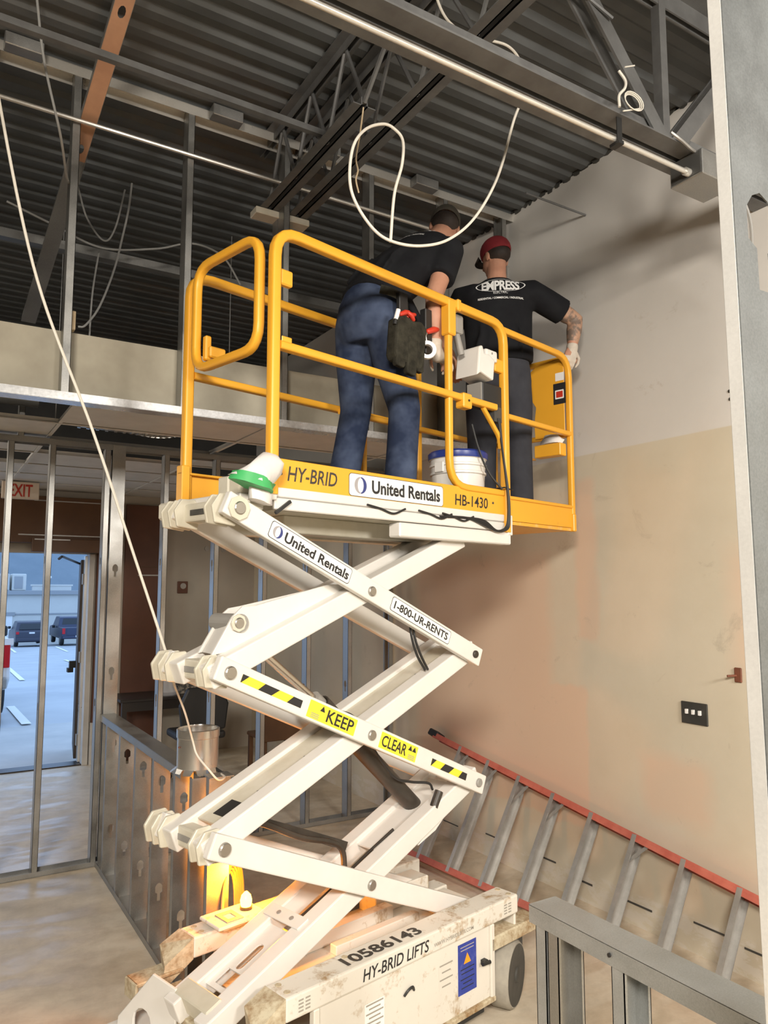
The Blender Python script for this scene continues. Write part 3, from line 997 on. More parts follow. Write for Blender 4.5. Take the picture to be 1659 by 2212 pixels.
def vehicle(kind, label, x, y, z, w, mat):
    """kind: 'suv' or 'pickup'; rear face at y, centre x, ground z; drives away from the doorway"""
    t = thing('pickup_truck' if kind == 'pickup' else 'suv', label, 'vehicle', (x, y, z))
    h = w / 2
    if kind == 'suv':
        side = [(0, 0.45), (0.0, 1.02), (0.18, 1.12), (0.45, 1.62), (0.7, 1.68), (2.2, 1.66), (2.9, 1.12), (4.3, 0.98), (4.6, 0.75), (4.6, 0.35), (0.1, 0.32)]
    else:
        side = [(0, 0.62), (0.0, 1.22), (1.75, 1.24), (1.95, 1.84), (2.3, 1.90), (3.6, 1.88), (4.3, 1.28), (5.5, 1.16), (5.75, 0.95), (5.75, 0.45), (0.3, 0.45)]
    m = MB()
    n = len(side)
    vs = []
    for sx, k in ((-1, 1.0), (1, 1.0)):
        for (yy, zz) in side:
            inset = 0.12 * max(0.0, min(1.0, (zz - 1.15) / 0.5))
            vs.append((x + sx * (h - inset), y + yy, z + zz))
    fs = [tuple(range(n)), tuple(reversed(range(n, 2 * n)))] + [(i, (i + 1) % n, n + (i + 1) % n, n + i) for i in range(n)]
    m.add(vs, fs)
    m.build('body', mat, t, bev=0.05, seg=2)
    if kind == 'suv':
        MB().prism([(-h * 0.78, 0), (h * 0.78, 0), (h * 0.68, 0.42), (-h * 0.68, 0.42)], (x, y + 0.155, z + 1.15), (1, 0, 0), (0, 0.47, 0.88), 0.02).build('rear_window', M['car_glass'], t)
        MB().box(x - 0.17, x + 0.17, y - 0.02, y + 0.01, z + 0.88, z + 0.98).build('number_plate', M['plate_white'], t)
        lz = (0.85, 1.02)
        MB().box(x - h * 0.95, x + h * 0.95, y - 0.08, y + 0.1, z + 0.4, z + 0.62).build('bumper', mat, t, bev=0.04, seg=2)
    else:
        MB().prism([(-h * 0.75, 0), (h * 0.75, 0), (h * 0.66, 0.42), (-h * 0.66, 0.42)], (x, y + 1.80, z + 1.36), (1, 0, 0), (0, 0.3, 0.95), 0.02).build('rear_window', M['car_glass'], t)
        MB().box(x - h * 0.72, x + h * 0.72, y - 0.015, y + 0.01, z + 0.72, z + 1.19).build('tailgate', mat, t, bev=0.02)
        MB().box(x - 0.17, x + 0.17, y - 0.10, y - 0.05, z + 0.58, z + 0.70).build('number_plate', M['plate_white'], t)
        MB().prism([(-0.12, 0), (0, 0.035), (0.12, 0), (0, -0.035)], (x, y - 0.02, z + 1.0), (1, 0, 0), (0, 0, 1), 0.01).build('badge', M['alum'], t)
        MB().box(x - h * 0.95, x + h * 0.95, y - 0.09, y + 0.08, z + 0.5, z + 0.66).build('bumper', M['grey_mid'] if mat is M['car_white'] else mat, t, bev=0.03, seg=2)
        lz = (0.80, 1.18)
    for s in (-1, 1):
        MB().box(x + s * (h - 0.02), x + s * (h - 0.2), y - 0.03, y + 0.05, z + lz[0], z + lz[1]).build('tail_lamp', M['tail_red'], t, bev=0.01)
        MB().box(x + s * (h + 0.02), x + s * (h + 0.2), y + 2.9, y + 3.0, z + 1.1, z + 1.28).build('mirror', M['black'], t, bev=0.02)
        for yy in (0.95, 3.7 if kind == 'suv' else 4.6):
            wheel_at(t, x + s * (h - 0.13), y + yy, z + 0.37, 0.37, 0.24, s)
    return t


vehicle('suv', 'dark sport utility car parked across the lot, left of the dark blue pickup', 6.5, 55.0, gz(55.5), 1.95, M['car_dark'])
vehicle('pickup', 'dark blue pickup truck parked across the lot with its tailgate to the doorway', 9.25, 54.2, gz(54.7), 2.05, M['car_blue'])
wv = vehicle('pickup', 'white pickup truck cut off by the frame edge just outside the doorway', 0.20, 12.35, -0.03, 2.0, M['car_white'])
MB().box(1.04, 1.215, 12.31, 12.36, 1.10, 1.19).build('reversing_lamp', M['plate_white'], wv)
# ------------------------------------------------------------------ steel above


def bar_joist(label, x, y0, y1, zt, zb, yb0, yb1, step=0.42, group=None):
    t = thing('bar_joist', label, 'joist', (x, (y0 + y1) / 2, zb), 0, group)
    for s in (-1, 1):
        MB().box(x + s * 0.012, x + s * 0.062, y0, y1, zt - 0.005, zt).box(x + s * 0.012, x + s * 0.018, y0, y1, zt - 0.05, zt).build('top_chord', M['steel'], t)
        MB().box(x + s * 0.012, x + s * 0.062, yb0, yb1, zb, zb + 0.005).box(x + s * 0.012, x + s * 0.018, yb0, yb1, zb, zb + 0.045).build('bottom_chord', M['steel'], t)
    y = yb1
    k = 0
    n = max(2, int(round((yb1 - yb0) / step)))
    for i in range(n):
        a = yb0 + (yb1 - yb0) * i / n
        c = yb0 + (yb1 - yb0) * (i + 1) / n
        md = (a + c) / 2
        MB().tube([(x, a, zb + 0.02), (x, md, zt - 0.02)], 0.011, 6).build('web_rod', M['steel'], t)
        MB().tube([(x, md, zt - 0.02), (x, c, zb + 0.02)], 0.011, 6).build('web_rod', M['steel'], t)
    MB().tube([(x, yb0, zb + 0.02), (x, yb0 - 0.45, zt - 0.03)], 0.012, 6).build('web_rod', M['steel'], t)
    return t


bar_joist('grey bar joist nearer the left of the close pair above the platform', 1.69, -4.0, 4.2, ZD - 0.003, 4.205, 2.92, 4.08)
bar_joist('grey bar joist of the close pair above the platform, nearer the side wall', 1.875, -4.0, 4.2, ZD - 0.003, 4.205, 1.4, 4.08)
# joist girder running across to the right wall
YG = 2.05
jg = thing('joist_girder', 'heavy grey truss running across the top right to the side wall', 'girder', (0.5, YG, 3.84))
for s in (-1, 1):
    MB().box(-5.9, XW, YG + s * 0.012, YG + s * 0.095, 3.845, 3.853).box(-5.9, XW, YG + s * 0.012, YG + s * 0.020, 3.853, 3.955).build('bottom_chord', M['steel'], jg)
    MB().box(-5.9, XW, YG + s * 0.012, YG + s * 0.095, ZD - 0.012, ZD - 0.004).box(-5.9, XW, YG + s * 0.012, YG + s * 0.020, ZD - 0.10, ZD - 0.012).build('top_chord', M['steel'], jg)


def gweb(x0, x1, w=0.075):
    for s in (-1, 1):
        MB().bar((x0, YG + s * 0.035, 3.88), (x1, YG + s * 0.035, ZD - 0.05), 0.012, w).build('web_angle', M['steel'], jg)


for x0, x1 in ((2.70, 2.05), (2.78, 3.40), (0.75, 1.40), (0.75, 0.1), (-1.2, -0.55), (-1.2, -1.85), (-3.1, -2.5), (-3.1, -3.8)):
    gweb(x0, x1)
for x0 in (2.74, 0.75, -1.2, -3.1):
    MB().bar((x0, YG, 3.90), (x0, YG, ZD - 0.05), 0.045, 0.045, (0, 1, 0)).build('web_post', M['steel'], jg)
MB().tube([(2.36, YG - 0.06, 4.30), (2.05, YG - 0.02, 4.42)], 0.008, 6).build('hanger_rod', M['steel'], jg)
MB().tube([(2.05, YG - 0.02, 4.42), (2.06, YG - 0.02, 4.30)], 0.008, 6).build('hanger_rod', M['steel'], jg)

cd = MB().tube([(-3.0, YG - 0.06, 3.755), (2.83, YG - 0.06, 3.755)], 0.011, 10)
tag(cd.build('conduit', M['conduit'], smooth=True), 'bright zinc conduit running under the heavy truss to the junction box', 'conduit')
jb = thing('junction_box', 'grey metal junction box at the wall end of the heavy truss', 'junction box', (2.92, YG - 0.05, 3.74))
MB().box(2.83, 3.07, YG - 0.13, YG + 0.04, 3.725, 3.842).build('housing', M['galv_dark'], jb, bev=0.004)
MB().box(2.827, 2.832, YG - 0.12, YG + 0.03, 3.735, 3.832).build('side_cover', M['grey_box'], jb)
MB().cyl((2.80, YG - 0.06, 3.755), (2.83, YG - 0.06, 3.755), 0.018).build('connector', M['conduit'], jb)
cl = MB()
cl.bar((2.36, YG - 0.075, 3.745), (2.36, YG - 0.075, 3.845), 0.03, 0.004, (0, 1, 0)).box(2.345, 2.375, YG - 0.085, YG - 0.035, 3.728, 3.742)
tag(cl.build('pipe_clamp', M['black']), 'black clamp holding the bright conduit below the truss', 'clamp')
wr = MB().tube(spline([(2.66, YG - 0.10, 3.87), (2.72, YG - 0.11, 3.845), (2.80, YG - 0.10, 3.835), (2.88, YG - 0.08, 3.85)], 6), 0.007, 6)
tag(wr.build('flexible_conduit', M['alum'], smooth=True), 'short flexible conduit looping into the top of the junction box', 'conduit')
for k in range(3):
    w = MB().tube(spline([(3.07, YG - 0.10 + 0.03 * k, 3.76), (3.14, YG - 0.10 + 0.03 * k, 3.73 - 0.012 * k), (3.25, YG - 0.08 + 0.03 * k, 3.62), (3.4, YG + 0.02, 3.4)], 6), 0.008, 6)
    tag(w.build('wire', M['cord_grey'], smooth=True), ('topmost grey wire leaving the junction box towards the wall', 'middle grey wire leaving the junction box towards the wall', 'lowest grey wire leaving the junction box towards the wall')[k], 'wire', 'wires from the junction box')
# coil of wire hung on the truss
m = MB()
m.tube(spline([(2.34, YG - 0.10, 4.03), (2.365, YG - 0.11, 3.99), (2.355, YG - 0.115, 3.95), (2.325, YG - 0.11, 3.91), (2.325, YG - 0.11, 3.86)], 6), 0.006, 7)
for k in range(3):
    c = Vector((2.40, YG - 0.115 - 0.004 * k, 3.905))
    m.tube([c + Vector(((0.045 + 0.006 * k) * math.cos(a) * 1.0, 0.0, (0.03 + 0.004 * k) * math.sin(a))) for a in [j * math.pi / 8 for j in range(16)]], 0.0025, 6, closed=True)
m.tube([(2.34, YG - 0.115, 3.845), (2.44, YG - 0.115, 3.89)], 0.003, 6)
m.tube([(2.36, YG - 0.115, 4.045), (2.42, YG - 0.115, 4.075)], 0.003, 6)
tag(m.build('wire_coil', M['cord'], smooth=True), 'small pale coil of wire hooked on the heavy truss', 'wire')

# conduit in front of the hanging studs
cd = MB().tube([(-2.5, 3.955, 4.335), (3.0, 3.955, 4.325)], 0.011, 8)
tag(cd.build('conduit', M['conduit'], smooth=True), 'thin bright conduit crossing in front of the hanging studs', 'conduit')
br = MB().bar((-2.5, 3.30, 4.275), (1.67, 3.32, 4.275), 0.032, 0.032)
tag(br.build('bridging_angle', M['steel']), 'thin steel bridging angle crossing in front of the orange brace below the deck', 'steel angle')
br = MB().bar((-2.5, 5.35, 4.24), (XW, 5.35, 4.24), 0.07, 0.06)
tag(br.build('strut', M['galv_dark']), 'dull horizontal steel strut in the dark void behind the hanging wall', 'steel angle')
bp = thing('bearing_plate', 'pale steel bearing plate on top of the post behind the platform corner', 'plate', (1.80, 4.12, 4.2))
MB().box(1.60, 1.955, 4.06, 4.16, 4.162, 4.203).build('plate', M['cream'], bp, bev=0.004)
MB().box(1.745, 1.825, 4.08, 4.15, 3.24, 4.162).build('post', M['galv_dark'], bp)
# orange primed diagonal brace: C section with punched holes
t = thing('diagonal_brace', 'orange primed steel brace sloping down from the deck at upper left', 'brace', (0.6, 4.2, 4.2))
A, B = Vector((0.665, 3.25, 4.64)), Vector((0.545, 5.62, 3.76))
ax = (B - A).normalized()
side = Vector((1, 0, 0))
side = (side - ax * side.dot(ax)).normalized()
nn = ax.cross(side)
m = MB()
Lb = (B - A).length
m.plate([(0, -0.04), (1.06, -0.04), (1.06, 0.04), (0, 0.04)], [circ(0.16 + k * 0.82, 0, 0.022, 10, 1.5, 0.8) for k in range(2)], A, ax, side, 0.003)
m.build('web', M['copper'], t)
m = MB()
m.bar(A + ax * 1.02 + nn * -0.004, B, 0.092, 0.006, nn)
m.build('web_shaded', M['galv_dark'], t)  # dark material paints in the shade on the lower part of the brace
for s in (-1, 1):
    MB().bar(A + side * (s * 0.041) - nn * 0.016, B + side * (s * 0.041) - nn * 0.016, 0.003, 0.035, nn).build('flange', M['galv_dark'], t)
# ------------------------------------------------------------------ cables
def cable(pts, r, mat, label, cat='cable', name='cable', group=None, n=10):
    return tag(MB().tube(spline(pts, n), r, 7).build(name, mat, smooth=True), label, cat, group)


q = 2.5 / 2.6


def cz(x, z, y=2.5):
    return (x * y / 2.6, y, 1.9 + (z - 1.9) * y / 2.6)


cable([cz(1.80, 4.95), cz(1.893, 4.617), cz(2.0, 4.52), cz(2.16, 4.535), cz(2.32, 4.56), cz(2.403, 4.50), cz(2.42, 4.36), cz(2.348, 4.182), cz(2.24, 3.86), cz(2.10, 3.62), cz(1.95, 3.475), cz(1.80, 3.405), cz(1.66, 3.385), cz(1.56, 3.41), cz(1.47, 3.50), cz(1.435, 3.60), cz(1.45, 3.75), cz(1.51, 3.85), cz(1.60, 3.905), cz(1.66, 3.90), cz(1.70, 3.86), cz(1.695, 3.75), cz(1.655, 3.60), cz(1.635, 3.38)], 0.0062, M['cord'], 'thick white cable looping down from the roof in front of the two workers')
cable([(0.12, 3.15, 4.1), (0.17, 3.15, 3.78), (0.33, 3.15, 3.12), (0.56, 3.15, 2.54), (0.74, 3.15, 2.04), (0.885, 3.16, 1.64), (0.93, 3.18, 1.50)], 0.006, M['cord'], 'white cord slanting down from upper left across the stud walls to the lift', 'cord', 'cord')
cable([(0.93, 3.18, 1.50), (0.99, 3.22, 1.38), (1.045, 3.28, 1.25), (1.06, 3.26, 1.19), (1.09, 3.20, 1.14), (1.135, 3.20, 1.09), (1.18, 3.24, 1.085), (1.20, 3.34, 1.077)], 0.0045, M['cord'], 'thin white cord hanging over the metal duct collar to the knee wall end', 'cord', 'cord')
cable([(0.315, 3.6, 4.655), (0.36, 3.6, 4.353), (0.444, 3.6, 4.015), (0.52, 3.9, 3.98), (0.60, 4.3, 4.15), (0.725, 4.95, 4.5), (0.80, 5.0, 4.32), (0.912, 5.0, 4.192), (0.98, 5.0, 4.3), (1.032, 5.0, 4.581)], 0.006, M['cord_grey'], 'grey wire drooping behind the hanging studs at upper left', 'wire', 'wire')
cable([(1.076, 5.0, 4.64), (1.06, 5.0, 4.45), (1.029, 5.0, 4.254), (0.98, 5.0, 4.0), (0.90, 5.0, 3.74), (0.82, 5.0, 3.60), (0.775, 5.0, 3.58)], 0.007, M['cord_grey'], 'grey wire hanging in the void and curling to the wood block', 'wire', 'wire')
cable([(0.33, 5.0, 4.3), (0.60, 5.0, 4.22), (0.90, 5.0, 4.14), (1.25, 5.0, 4.22), (1.5, 5.0, 4.32), (1.72, 5.0, 4.28), (1.86, 5.0, 4.1)], 0.007, M['cord_grey'], 'grey wire swagged level through the dark void behind the studs', 'wire', 'wire')
cable([(0.90, 5.1, 4.15), (0.87, 5.1, 3.85), (0.862, 5.1, 3.5), (0.855, 5.1, 3.1)], 0.006, M['cord_grey'], 'grey wire hanging straight down behind the drywall strip', 'wire', 'wire')
cable([(1.69, 2.93, 4.205), (1.665, 2.92, 4.05), (1.645, 2.92, 3.93), (1.655, 2.92, 3.87), (1.645, 2.92, 3.82), (1.66, 2.92, 3.76)], 0.004, M['wood'], 'short frayed tan wire end hanging beside the cable loop', 'wire', 'wire')
rs = MB().tube([(3.05, 3.283, 4.335), (XW - 0.002, 3.283, 4.333)], 0.007, 7)
tag(rs.build('threaded_rod', M['steel']), 'thin dark rod sticking out of the side wall below the deck', 'rod')

# ------------------------------------------------------------------ on the right wall
sw = thing('switch_plate', 'dark three-gang switch plate with white toggles on the beige side wall', 'switch', (XW, 2.62, 1.19))
MB().box(XW - 0.010, XW, 2.538, 2.698, 1.185, 1.30).build('plate', M['outlet_black'], sw, bev=0.003)
for yy in (2.578, 2.618, 2.658):
    MB().box(XW - 0.024, XW - 0.010, yy - 0.006, yy + 0.006, 1.238, 1.262).build('toggle', M['decal_white'], sw)
rp = thing('box_cover', 'small rusty red cover plate with a stub on the side wall by the tall stud', 'cover plate', (XW, 2.35, 1.43))
MB().box(XW - 0.01, XW, 2.333, 2.374, 1.432, 1.506).build('plate', M['rustplate'], rp, bev=0.004)
MB().tube([(XW - 0.01, 2.36, 1.466), (XW - 0.05, 2.385, 1.464)], 0.006, 7).build('stub', M['rustplate'], rp)
for k, (yy, zz) in enumerate(((2.328, 2.939), (2.325, 2.896))):
    o = MB().cyl((XW - 0.004, yy, zz), (XW, yy, zz), 0.009, n=10).build('wall_hole_disc', M['outlet_black'])  # dark disc paints in the darkness of a small hole
    tag(o, ('upper of two small dark discs standing for holes in the side wall beside the tall stud', 'lower of two small dark discs standing for holes in the side wall beside the tall stud')[k], 'wall hole')
# scar of dried adhesive and torn paper where the old baseboard was
random.seed(3)
yy = 1.0
sc = MB()
while yy < 5.4:
    l = random.uniform(0.05, 0.30)
    z = 0.13 + random.uniform(-0.02, 0.03)
    sc.box(XW - 0.003, XW, yy, yy + l, z, z + random.uniform(0.006, 0.012))
    yy += l + random.uniform(0.03, 0.35)
tag(sc.build('adhesive_scar', M['hub']), 'broken dark line of old baseboard adhesive along the foot of the side wall', 'adhesive', kind='stuff')

# ------------------------------------------------------------------ stepladder lying on its edge against the right wall
ld = thing('step_ladder', 'long red fibreglass stepladder lying on its side against the beige wall', 'ladder', (3.3, 3.0, 0))


def lad(t):
    """t 0 at far foot, 1 at near end: lower and upper rail centre"""
    lo = interp((3.02, 4.78, 0.045), (3.36, 0.6, 0.045), t)
    up = interp((3.485, 4.86, 0.775), (3.515, 0.6, 0.205), t)
    return lo, up


l0, u0 = lad(0)
l1, u1 = lad(1)
plane_n = ((u0 - l0).cross(l1 - l0)).normalized()
for p, q in ((l0, l1), (u0, u1)):
    d = ((u0 - l0) - (l1 - l0) * ((u0 - l0).dot(l1 - l0) / (l1 - l0).length_squared)).normalized()
    m = MB()
    m.bar(p, q, 0.016, 0.088, plane_n)
    s = 1 if p is l0 else -1
    m.bar(p + plane_n * 0.04 + d * (s * 0.014), q + plane_n * 0.04 + d * (s * 0.014), 0.036, 0.007, plane_n)
    m.bar(p - plane_n * 0.04 + d * (s * 0.014), q - plane_n * 0.04 + d * (s * 0.014), 0.036, 0.007, plane_n)
    m.build('side_rail', M['ladder_red'], ld)
for k in range(13):
    t = 0.075 + k * 0.0735
    a, b = lad(t)
    ax = (l1 - l0).normalized()
    m = MB()
    m.bar(a, b, 0.004, 0.086, plane_n)
    m.bar(a + plane_n * 0.042 + ax * 0.012, b + plane_n * 0.042 + ax * 0.012, 0.028, 0.005, plane_n)
    m.bar(a - plane_n * 0.042 + ax * 0.012, b - plane_n * 0.042 + ax * 0.012, 0.028, 0.005, plane_n)
    m.bar(a + ax * -0.004 + plane_n * 0.015, b + ax * -0.004 + plane_n * 0.015, 0.008, 0.004, plane_n)
    m.bar(a + ax * -0.004 - plane_n * 0.015, b + ax * -0.004 - plane_n * 0.015, 0.008, 0.004, plane_n)
    m.build('step', M['alum'], ld)
    if k in (0, 1, 2, 3, 5):
        c = interp(b, a, 0.28)
        c2 = lad(t + 0.028)[1]
        MB().bar(c - plane_n * 0.03, c2 - plane_n * 0.03, 0.018, 0.004, plane_n).build('step_brace', M['alum'], ld)
for p, q in ((l0, l1), (u0, u1)):
    d = (p - q).normalized()
    m = MB()
    m.bar(p - d * 0.04, p + d * 0.075, 0.05, 0.09, plane_n)
    m.build('rubber_foot', M['black'], ld, bev=0.008)

# round sheet-metal duct collar on the end of the left knee wall
dcx, dcy, dcz = XK + 0.005, 3.635, 1.055
dcol = thing('duct_collar', 'short round galvanised duct collar standing on the end of the knee wall', 'duct collar', (dcx, dcy, dcz))
m = MB()
R0 = 0.098
m.lathe([(R0, 0.0), (R0, 0.14), (R0 + 0.004, 0.143), (R0 + 0.004, 0.178), (R0 - 0.001, 0.181), (R0 - 0.003, 0.173), (R0 - 0.003, 0.0)], (dcx, dcy, dcz), 36)
o = m.build('sleeve', M['duct'], dcol, smooth=True)
o.data.polygons.foreach_get
bm = bmesh.new(); bm.from_mesh(o.data)
bmesh.ops.delete(bm, geom=[f for f in bm.faces if len(f.verts) > 6], context='FACES')
bm.to_mesh(o.data); bm.free()
m = MB()
for k in range(11):
    a = 2 * math.pi * k / 11
    r1 = R0 + 0.0
    ca, sa = math.cos(a), math.sin(a)
    tx, ty = -sa, ca
    p = Vector((dcx + ca * r1, dcy + sa * r1, dcz))
    w = 0.024
    out = 0.028 if k % 3 else 0.012
    m.add([p + Vector((tx * w, ty * w, 0.002)), p - Vector((tx * w, ty * w, -0.002)), p - Vector((tx * w * 0.8, ty * w * 0.8, 0)) + Vector((ca * out, sa * out, -0.018)), p + Vector((tx * w * 0.8, ty * w * 0.8, 0)) + Vector((ca * out, sa * out, -0.018))], [(0, 1, 2, 3)])
m.build('snipped_tab', M['duct'], dcol, kind='stuff')
MB().box(dcx - R0 - 0.003, dcx - R0 + 0.002, dcy - 0.03, dcy - 0.018, dcz + 0.10, dcz + 0.106).build('screw', M['rustplate'], dcol)
# coiled orange cable hanging on the knee wall end
m = MB()
for k in range(5):
    c = Vector((XK + 0.075 + 0.006 * k, 3.36 + 0.004 * k, 0.48))
    rx = 0.055 + 0.011 * k
    m.tube([c + Vector((rx * 0.75 * math.cos(a), rx * 0.66 * math.cos(a), 0.20 * (0.8 + 0.06 * k) * math.sin(a))) for a in [j * math.pi / 10 for j in range(20)]], 0.006, 6, closed=True)
tag(m.build('cable_coil', M['copper'], smooth=True), 'coil of cable hanging at the end of the knee wall behind the amber beacon', 'cable')

# dirty filler squeezed into the flutes where the deck meets the wall
random.seed(11)
m = MB()
yy = -1.0
while yy < 4.6:
    l = random.uniform(0.05, 0.11)
    ell_z = ZD + 0.006
    h = random.uniform(0.012, 0.03)
    c = Vector((XW - 0.004, yy + l / 2, ell_z))
    pts_ = [(-l / 2, 0.016), (-l * 0.3, -h * random.uniform(0.4, 1)), (0, -h), (l * 0.3, -h * random.uniform(0.4, 1)), (l / 2, 0.016)]
    m.prism(pts_, c, (0, 1, 0), (0, 0, 1), -0.012 if False else 0.012)
    yy += l * random.uniform(0.7, 1.25)
tag(m.build('filler', M['hub']), 'dirty dark filler along the joint between roof deck and side wall', 'filler', kind='stuff')
# ------------------------------------------------------------------ the scissor lift (local frame: x along the deck, y across, z up)
LIFT = (1.102, 2.628, 0.0)
RZ = rad(14.0)
sl = thing('scissor_lift', 'yellow and white scissor lift raised between the knee walls with two workers aboard', 'lift', LIFT, RZ, local=True)
WH, YE, CR = M['white_clean'], M['yellow'], M['cream']


def armframe(A, B):
    d = Vector((B[0] - A[0], 0, B[1] - A[1]))
    L = d.length
    d.normalize()
    up = Vector((-d.z, 0, d.x))
    return d, up, L


def arm(A, B, v0, v1, name, mat=None, ext=0.055, h=0.088, label=None, hol=True):
    d, up, L = armframe(A, B)
    o = Vector((A[0], v0, A[1]))
    m = MB()
    Mx = Matrix((d, Vector((0, 1, 0)), up)).transposed().to_4x4()
    Mx.translation = o
    m.box(-ext, L + ext, 0, v1 - v0, -h / 2, h / 2, Mx)
    return m.build(name, mat or WH, sl, bev=0.006, seg=2, label=label)


def pin(A, v, r=0.021, parent=None, mat=None, ring=0.0):
    o = MB().cyl((A[0], v - 0.012, A[1]), (A[0], v + 0.002, A[1]), r * 0.92, r, 20).build('pin', mat or M['pin'], parent or sl, bev=0.003)
    if ring:
        MB().cyl((A[0], v - 0.006, A[1]), (A[0], v + 0.002, A[1]), ring, None, 8).build('pin_boss', CR, parent or sl, bev=0.002)
    return o


J = dict(tl=(-0.13, 2.197), tc=(0.555, 1.894), tr=(1.268, 1.587), ml=(-0.152, 1.607), mc=(0.556, 1.296), mr=(1.283, 0.975), bl=(-0.16, 1.006), bc=(0.556, 0.697), br=(1.19, 0.418), ur=(1.19, 2.135), cl=(-0.13, 0.405))
outer = {}
for nm, A, B in (('upper', J['tl'], J['tr']), ('middle', J['ml'], J['mr']), ('lower', J['bl'], J['br'])):
    outer[nm] = arm(A, B, 0.0, 0.035, 'outer_arm')
    arm(A, B, 0.335, 0.37, 'outer_arm')
for nm, A, B in (('upper', J['ml'], J['ur']), ('middle', J['bl'], J['tr']), ('lower', J['cl'], J['mr'])):
    arm(A, B, 0.042, 0.115, 'inner_arm')
    arm(A, B, 0.245, 0.318, 'inner_arm')
    # web plate between the two inner arms
    d, up, L = armframe(A, B)
    Mx = Matrix((d, Vector((0, 1, 0)), up)).transposed().to_4x4()
    Mx.translation = Vector((A[0], 0.1, A[1]))
    if nm == 'middle':
        m = MB().box(0.06, L * 0.99, 0.015, 0.145, 0.020, 0.028, Mx)
        m.build('web_plate', CR, sl)
        for t in (0.17, 0.33, 0.50, 0.63, 0.80, 0.93):
            MB().cyl(Mx @ Vector((L * t, 0.022, 0.028)), Mx @ Vector((L * t, 0.022, 0.036)), 0.006, n=8).build('clip', M['black'], sl)
        MB().box(0.10, 0.19, 0.03, 0.10, 0.027, 0.0295, Mx).build('slot', M['black'], sl)
    elif nm == 'lower':
        m = MB()
        m.plate([(0.08, 0.015), (0.40, 0.015), (0.40, 0.145), (0.08, 0.145)], [obround(0.245, 0.085, 0.13, 0.035), [(0.10, 0.045), (0.17, 0.045), (0.17, 0.12), (0.10, 0.12)]], Mx.translation + up * 0.012, d, (0, 1, 0), 0.006)
        m.build('web_plate', WH, sl)
        m = MB().box(L * 0.60, L * 0.95, 0.015, 0.145, 0.016, 0.024, Mx)
        m.build('web_plate', WH, sl)
        k = MB().box(0.405, 0.465, -0.03, 0.19, 0.044, 0.052, Mx).build('bridge_plate', WH, sl, bev=0.002)
        for vv in (0.04, 0.12):
            MB().cyl(Mx @ Vector((0.435, vv, 0.052)), Mx @ Vector((0.435, vv, 0.055)), 0.010, n=12).build('hole', M['grey_mid'], sl)
        MB().tube(spline([Mx @ Vector((0.44, 0.05, 0.02)), Mx @ Vector((0.62, 0.045, 0.018)), Mx @ Vector((0.82, 0.05, 0.022)), Mx @ Vector((1.05, 0.04, 0.03))], 6), 0.007, 7).build('hydraulic_hose', M['cylinder_dark'], sl, smooth=True)
        MB().box(-0.02, 0.05, -0.02, 0.20, -0.03, 0.05, Mx).build('end_cross_plate', CR, sl, bev=0.005)
    else:
        MB().box(0.06, L * 0.99, 0.015, 0.145, -0.03, -0.022, Mx).build('web_plate', WH, sl)
for nm in ('tc', 'mc', 'bc'):
    pin(J[nm], 0.0, 0.022)
pin(J['tl'], -0.004, 0.026, ring=0.047)
pin(J['ml'], 0.0, 0.025)
pin(J['bl'], 0.0, 0.025)
pin(J['tr'], 0.0, 0.019, mat=M['cylinder_dark'])
pin(J['mr'], 0.0, 0.021, mat=M['grey_mid'])

# cast cross members at the left joints
for nm in ('ml', 'bl', 'tl'):
    x, z = J[nm]
    cm = MB().box(x - 0.035, x + 0.03, 0.04, 0.40, z - 0.036, z + 0.036).build('cross_member', CR, sl, bev=0.008, seg=2)
    for vv, s in ((0.055, 1), (0.105, -1), (0.315, 1), (0.365, -1), (0.415, 1)):
        m = MB()
        m.prism([(-0.055, -0.052), (0.035, -0.062), (0.05, 0.02), (0.02, 0.058), (-0.035, 0.056), (-0.068, 0.01)], (x - 0.012, vv + 0.008, z), (1, 0, 0), (0, 0, 1), 0.014)
        m.build('rib_plate', CR, cm, bev=0.003)
    MB().cyl((x, 0.37, z), (x, 0.435, z), 0.036).build('boss', CR, cm, bev=0.004)
    MB().box(x - 0.0375, x - 0.034, 0.15, 0.27, z - 0.012, z + 0.010).build('slot', M['grey_mid'] if nm != 'tl' else M['hub'], cm)
for nm in ('tr', 'mr'):
    x, z = J[nm]
    MB().cyl((x, 0.03, z), (x, 0.36, z), 0.03).build('cross_tube', WH, sl)

# lifting crank on the upper inner arms
for v0, pts in ((0.115, [(-0.165, 1.66), (-0.075, 1.80), (-0.03, 1.838), (0.03, 1.84), (0.40, 1.922), (0.53, 1.925), (0.43, 1.865), (0.0, 1.685)]), (0.25, [(-0.135, 1.66), (-0.045, 1.795), (0.0, 1.828), (0.05, 1.835), (0.44, 1.905), (0.50, 1.90), (0.03, 1.67)])):
    m = MB()
    m.prism(pts, (0, v0, 0), (1, 0, 0), (0, 0, 1), 0.014)
    m.build('crank_plate', WH, sl, bev=0.003)
MB().cyl((-0.045, 0.09, 1.776), (-0.045, 0.26, 1.776), 0.034).build('crank_tube', M['grey_mid'], sl)
MB().add([(-0.15, 0.115, 1.665), (-0.06, 0.115, 1.80), (-0.03, 0.24, 1.80), (-0.12, 0.24, 1.665)], [(0, 1, 2, 3)]).build('crank_cover', WH, sl)
pin((-0.055, 1.776), 0.094, 0.022, ring=0.034)
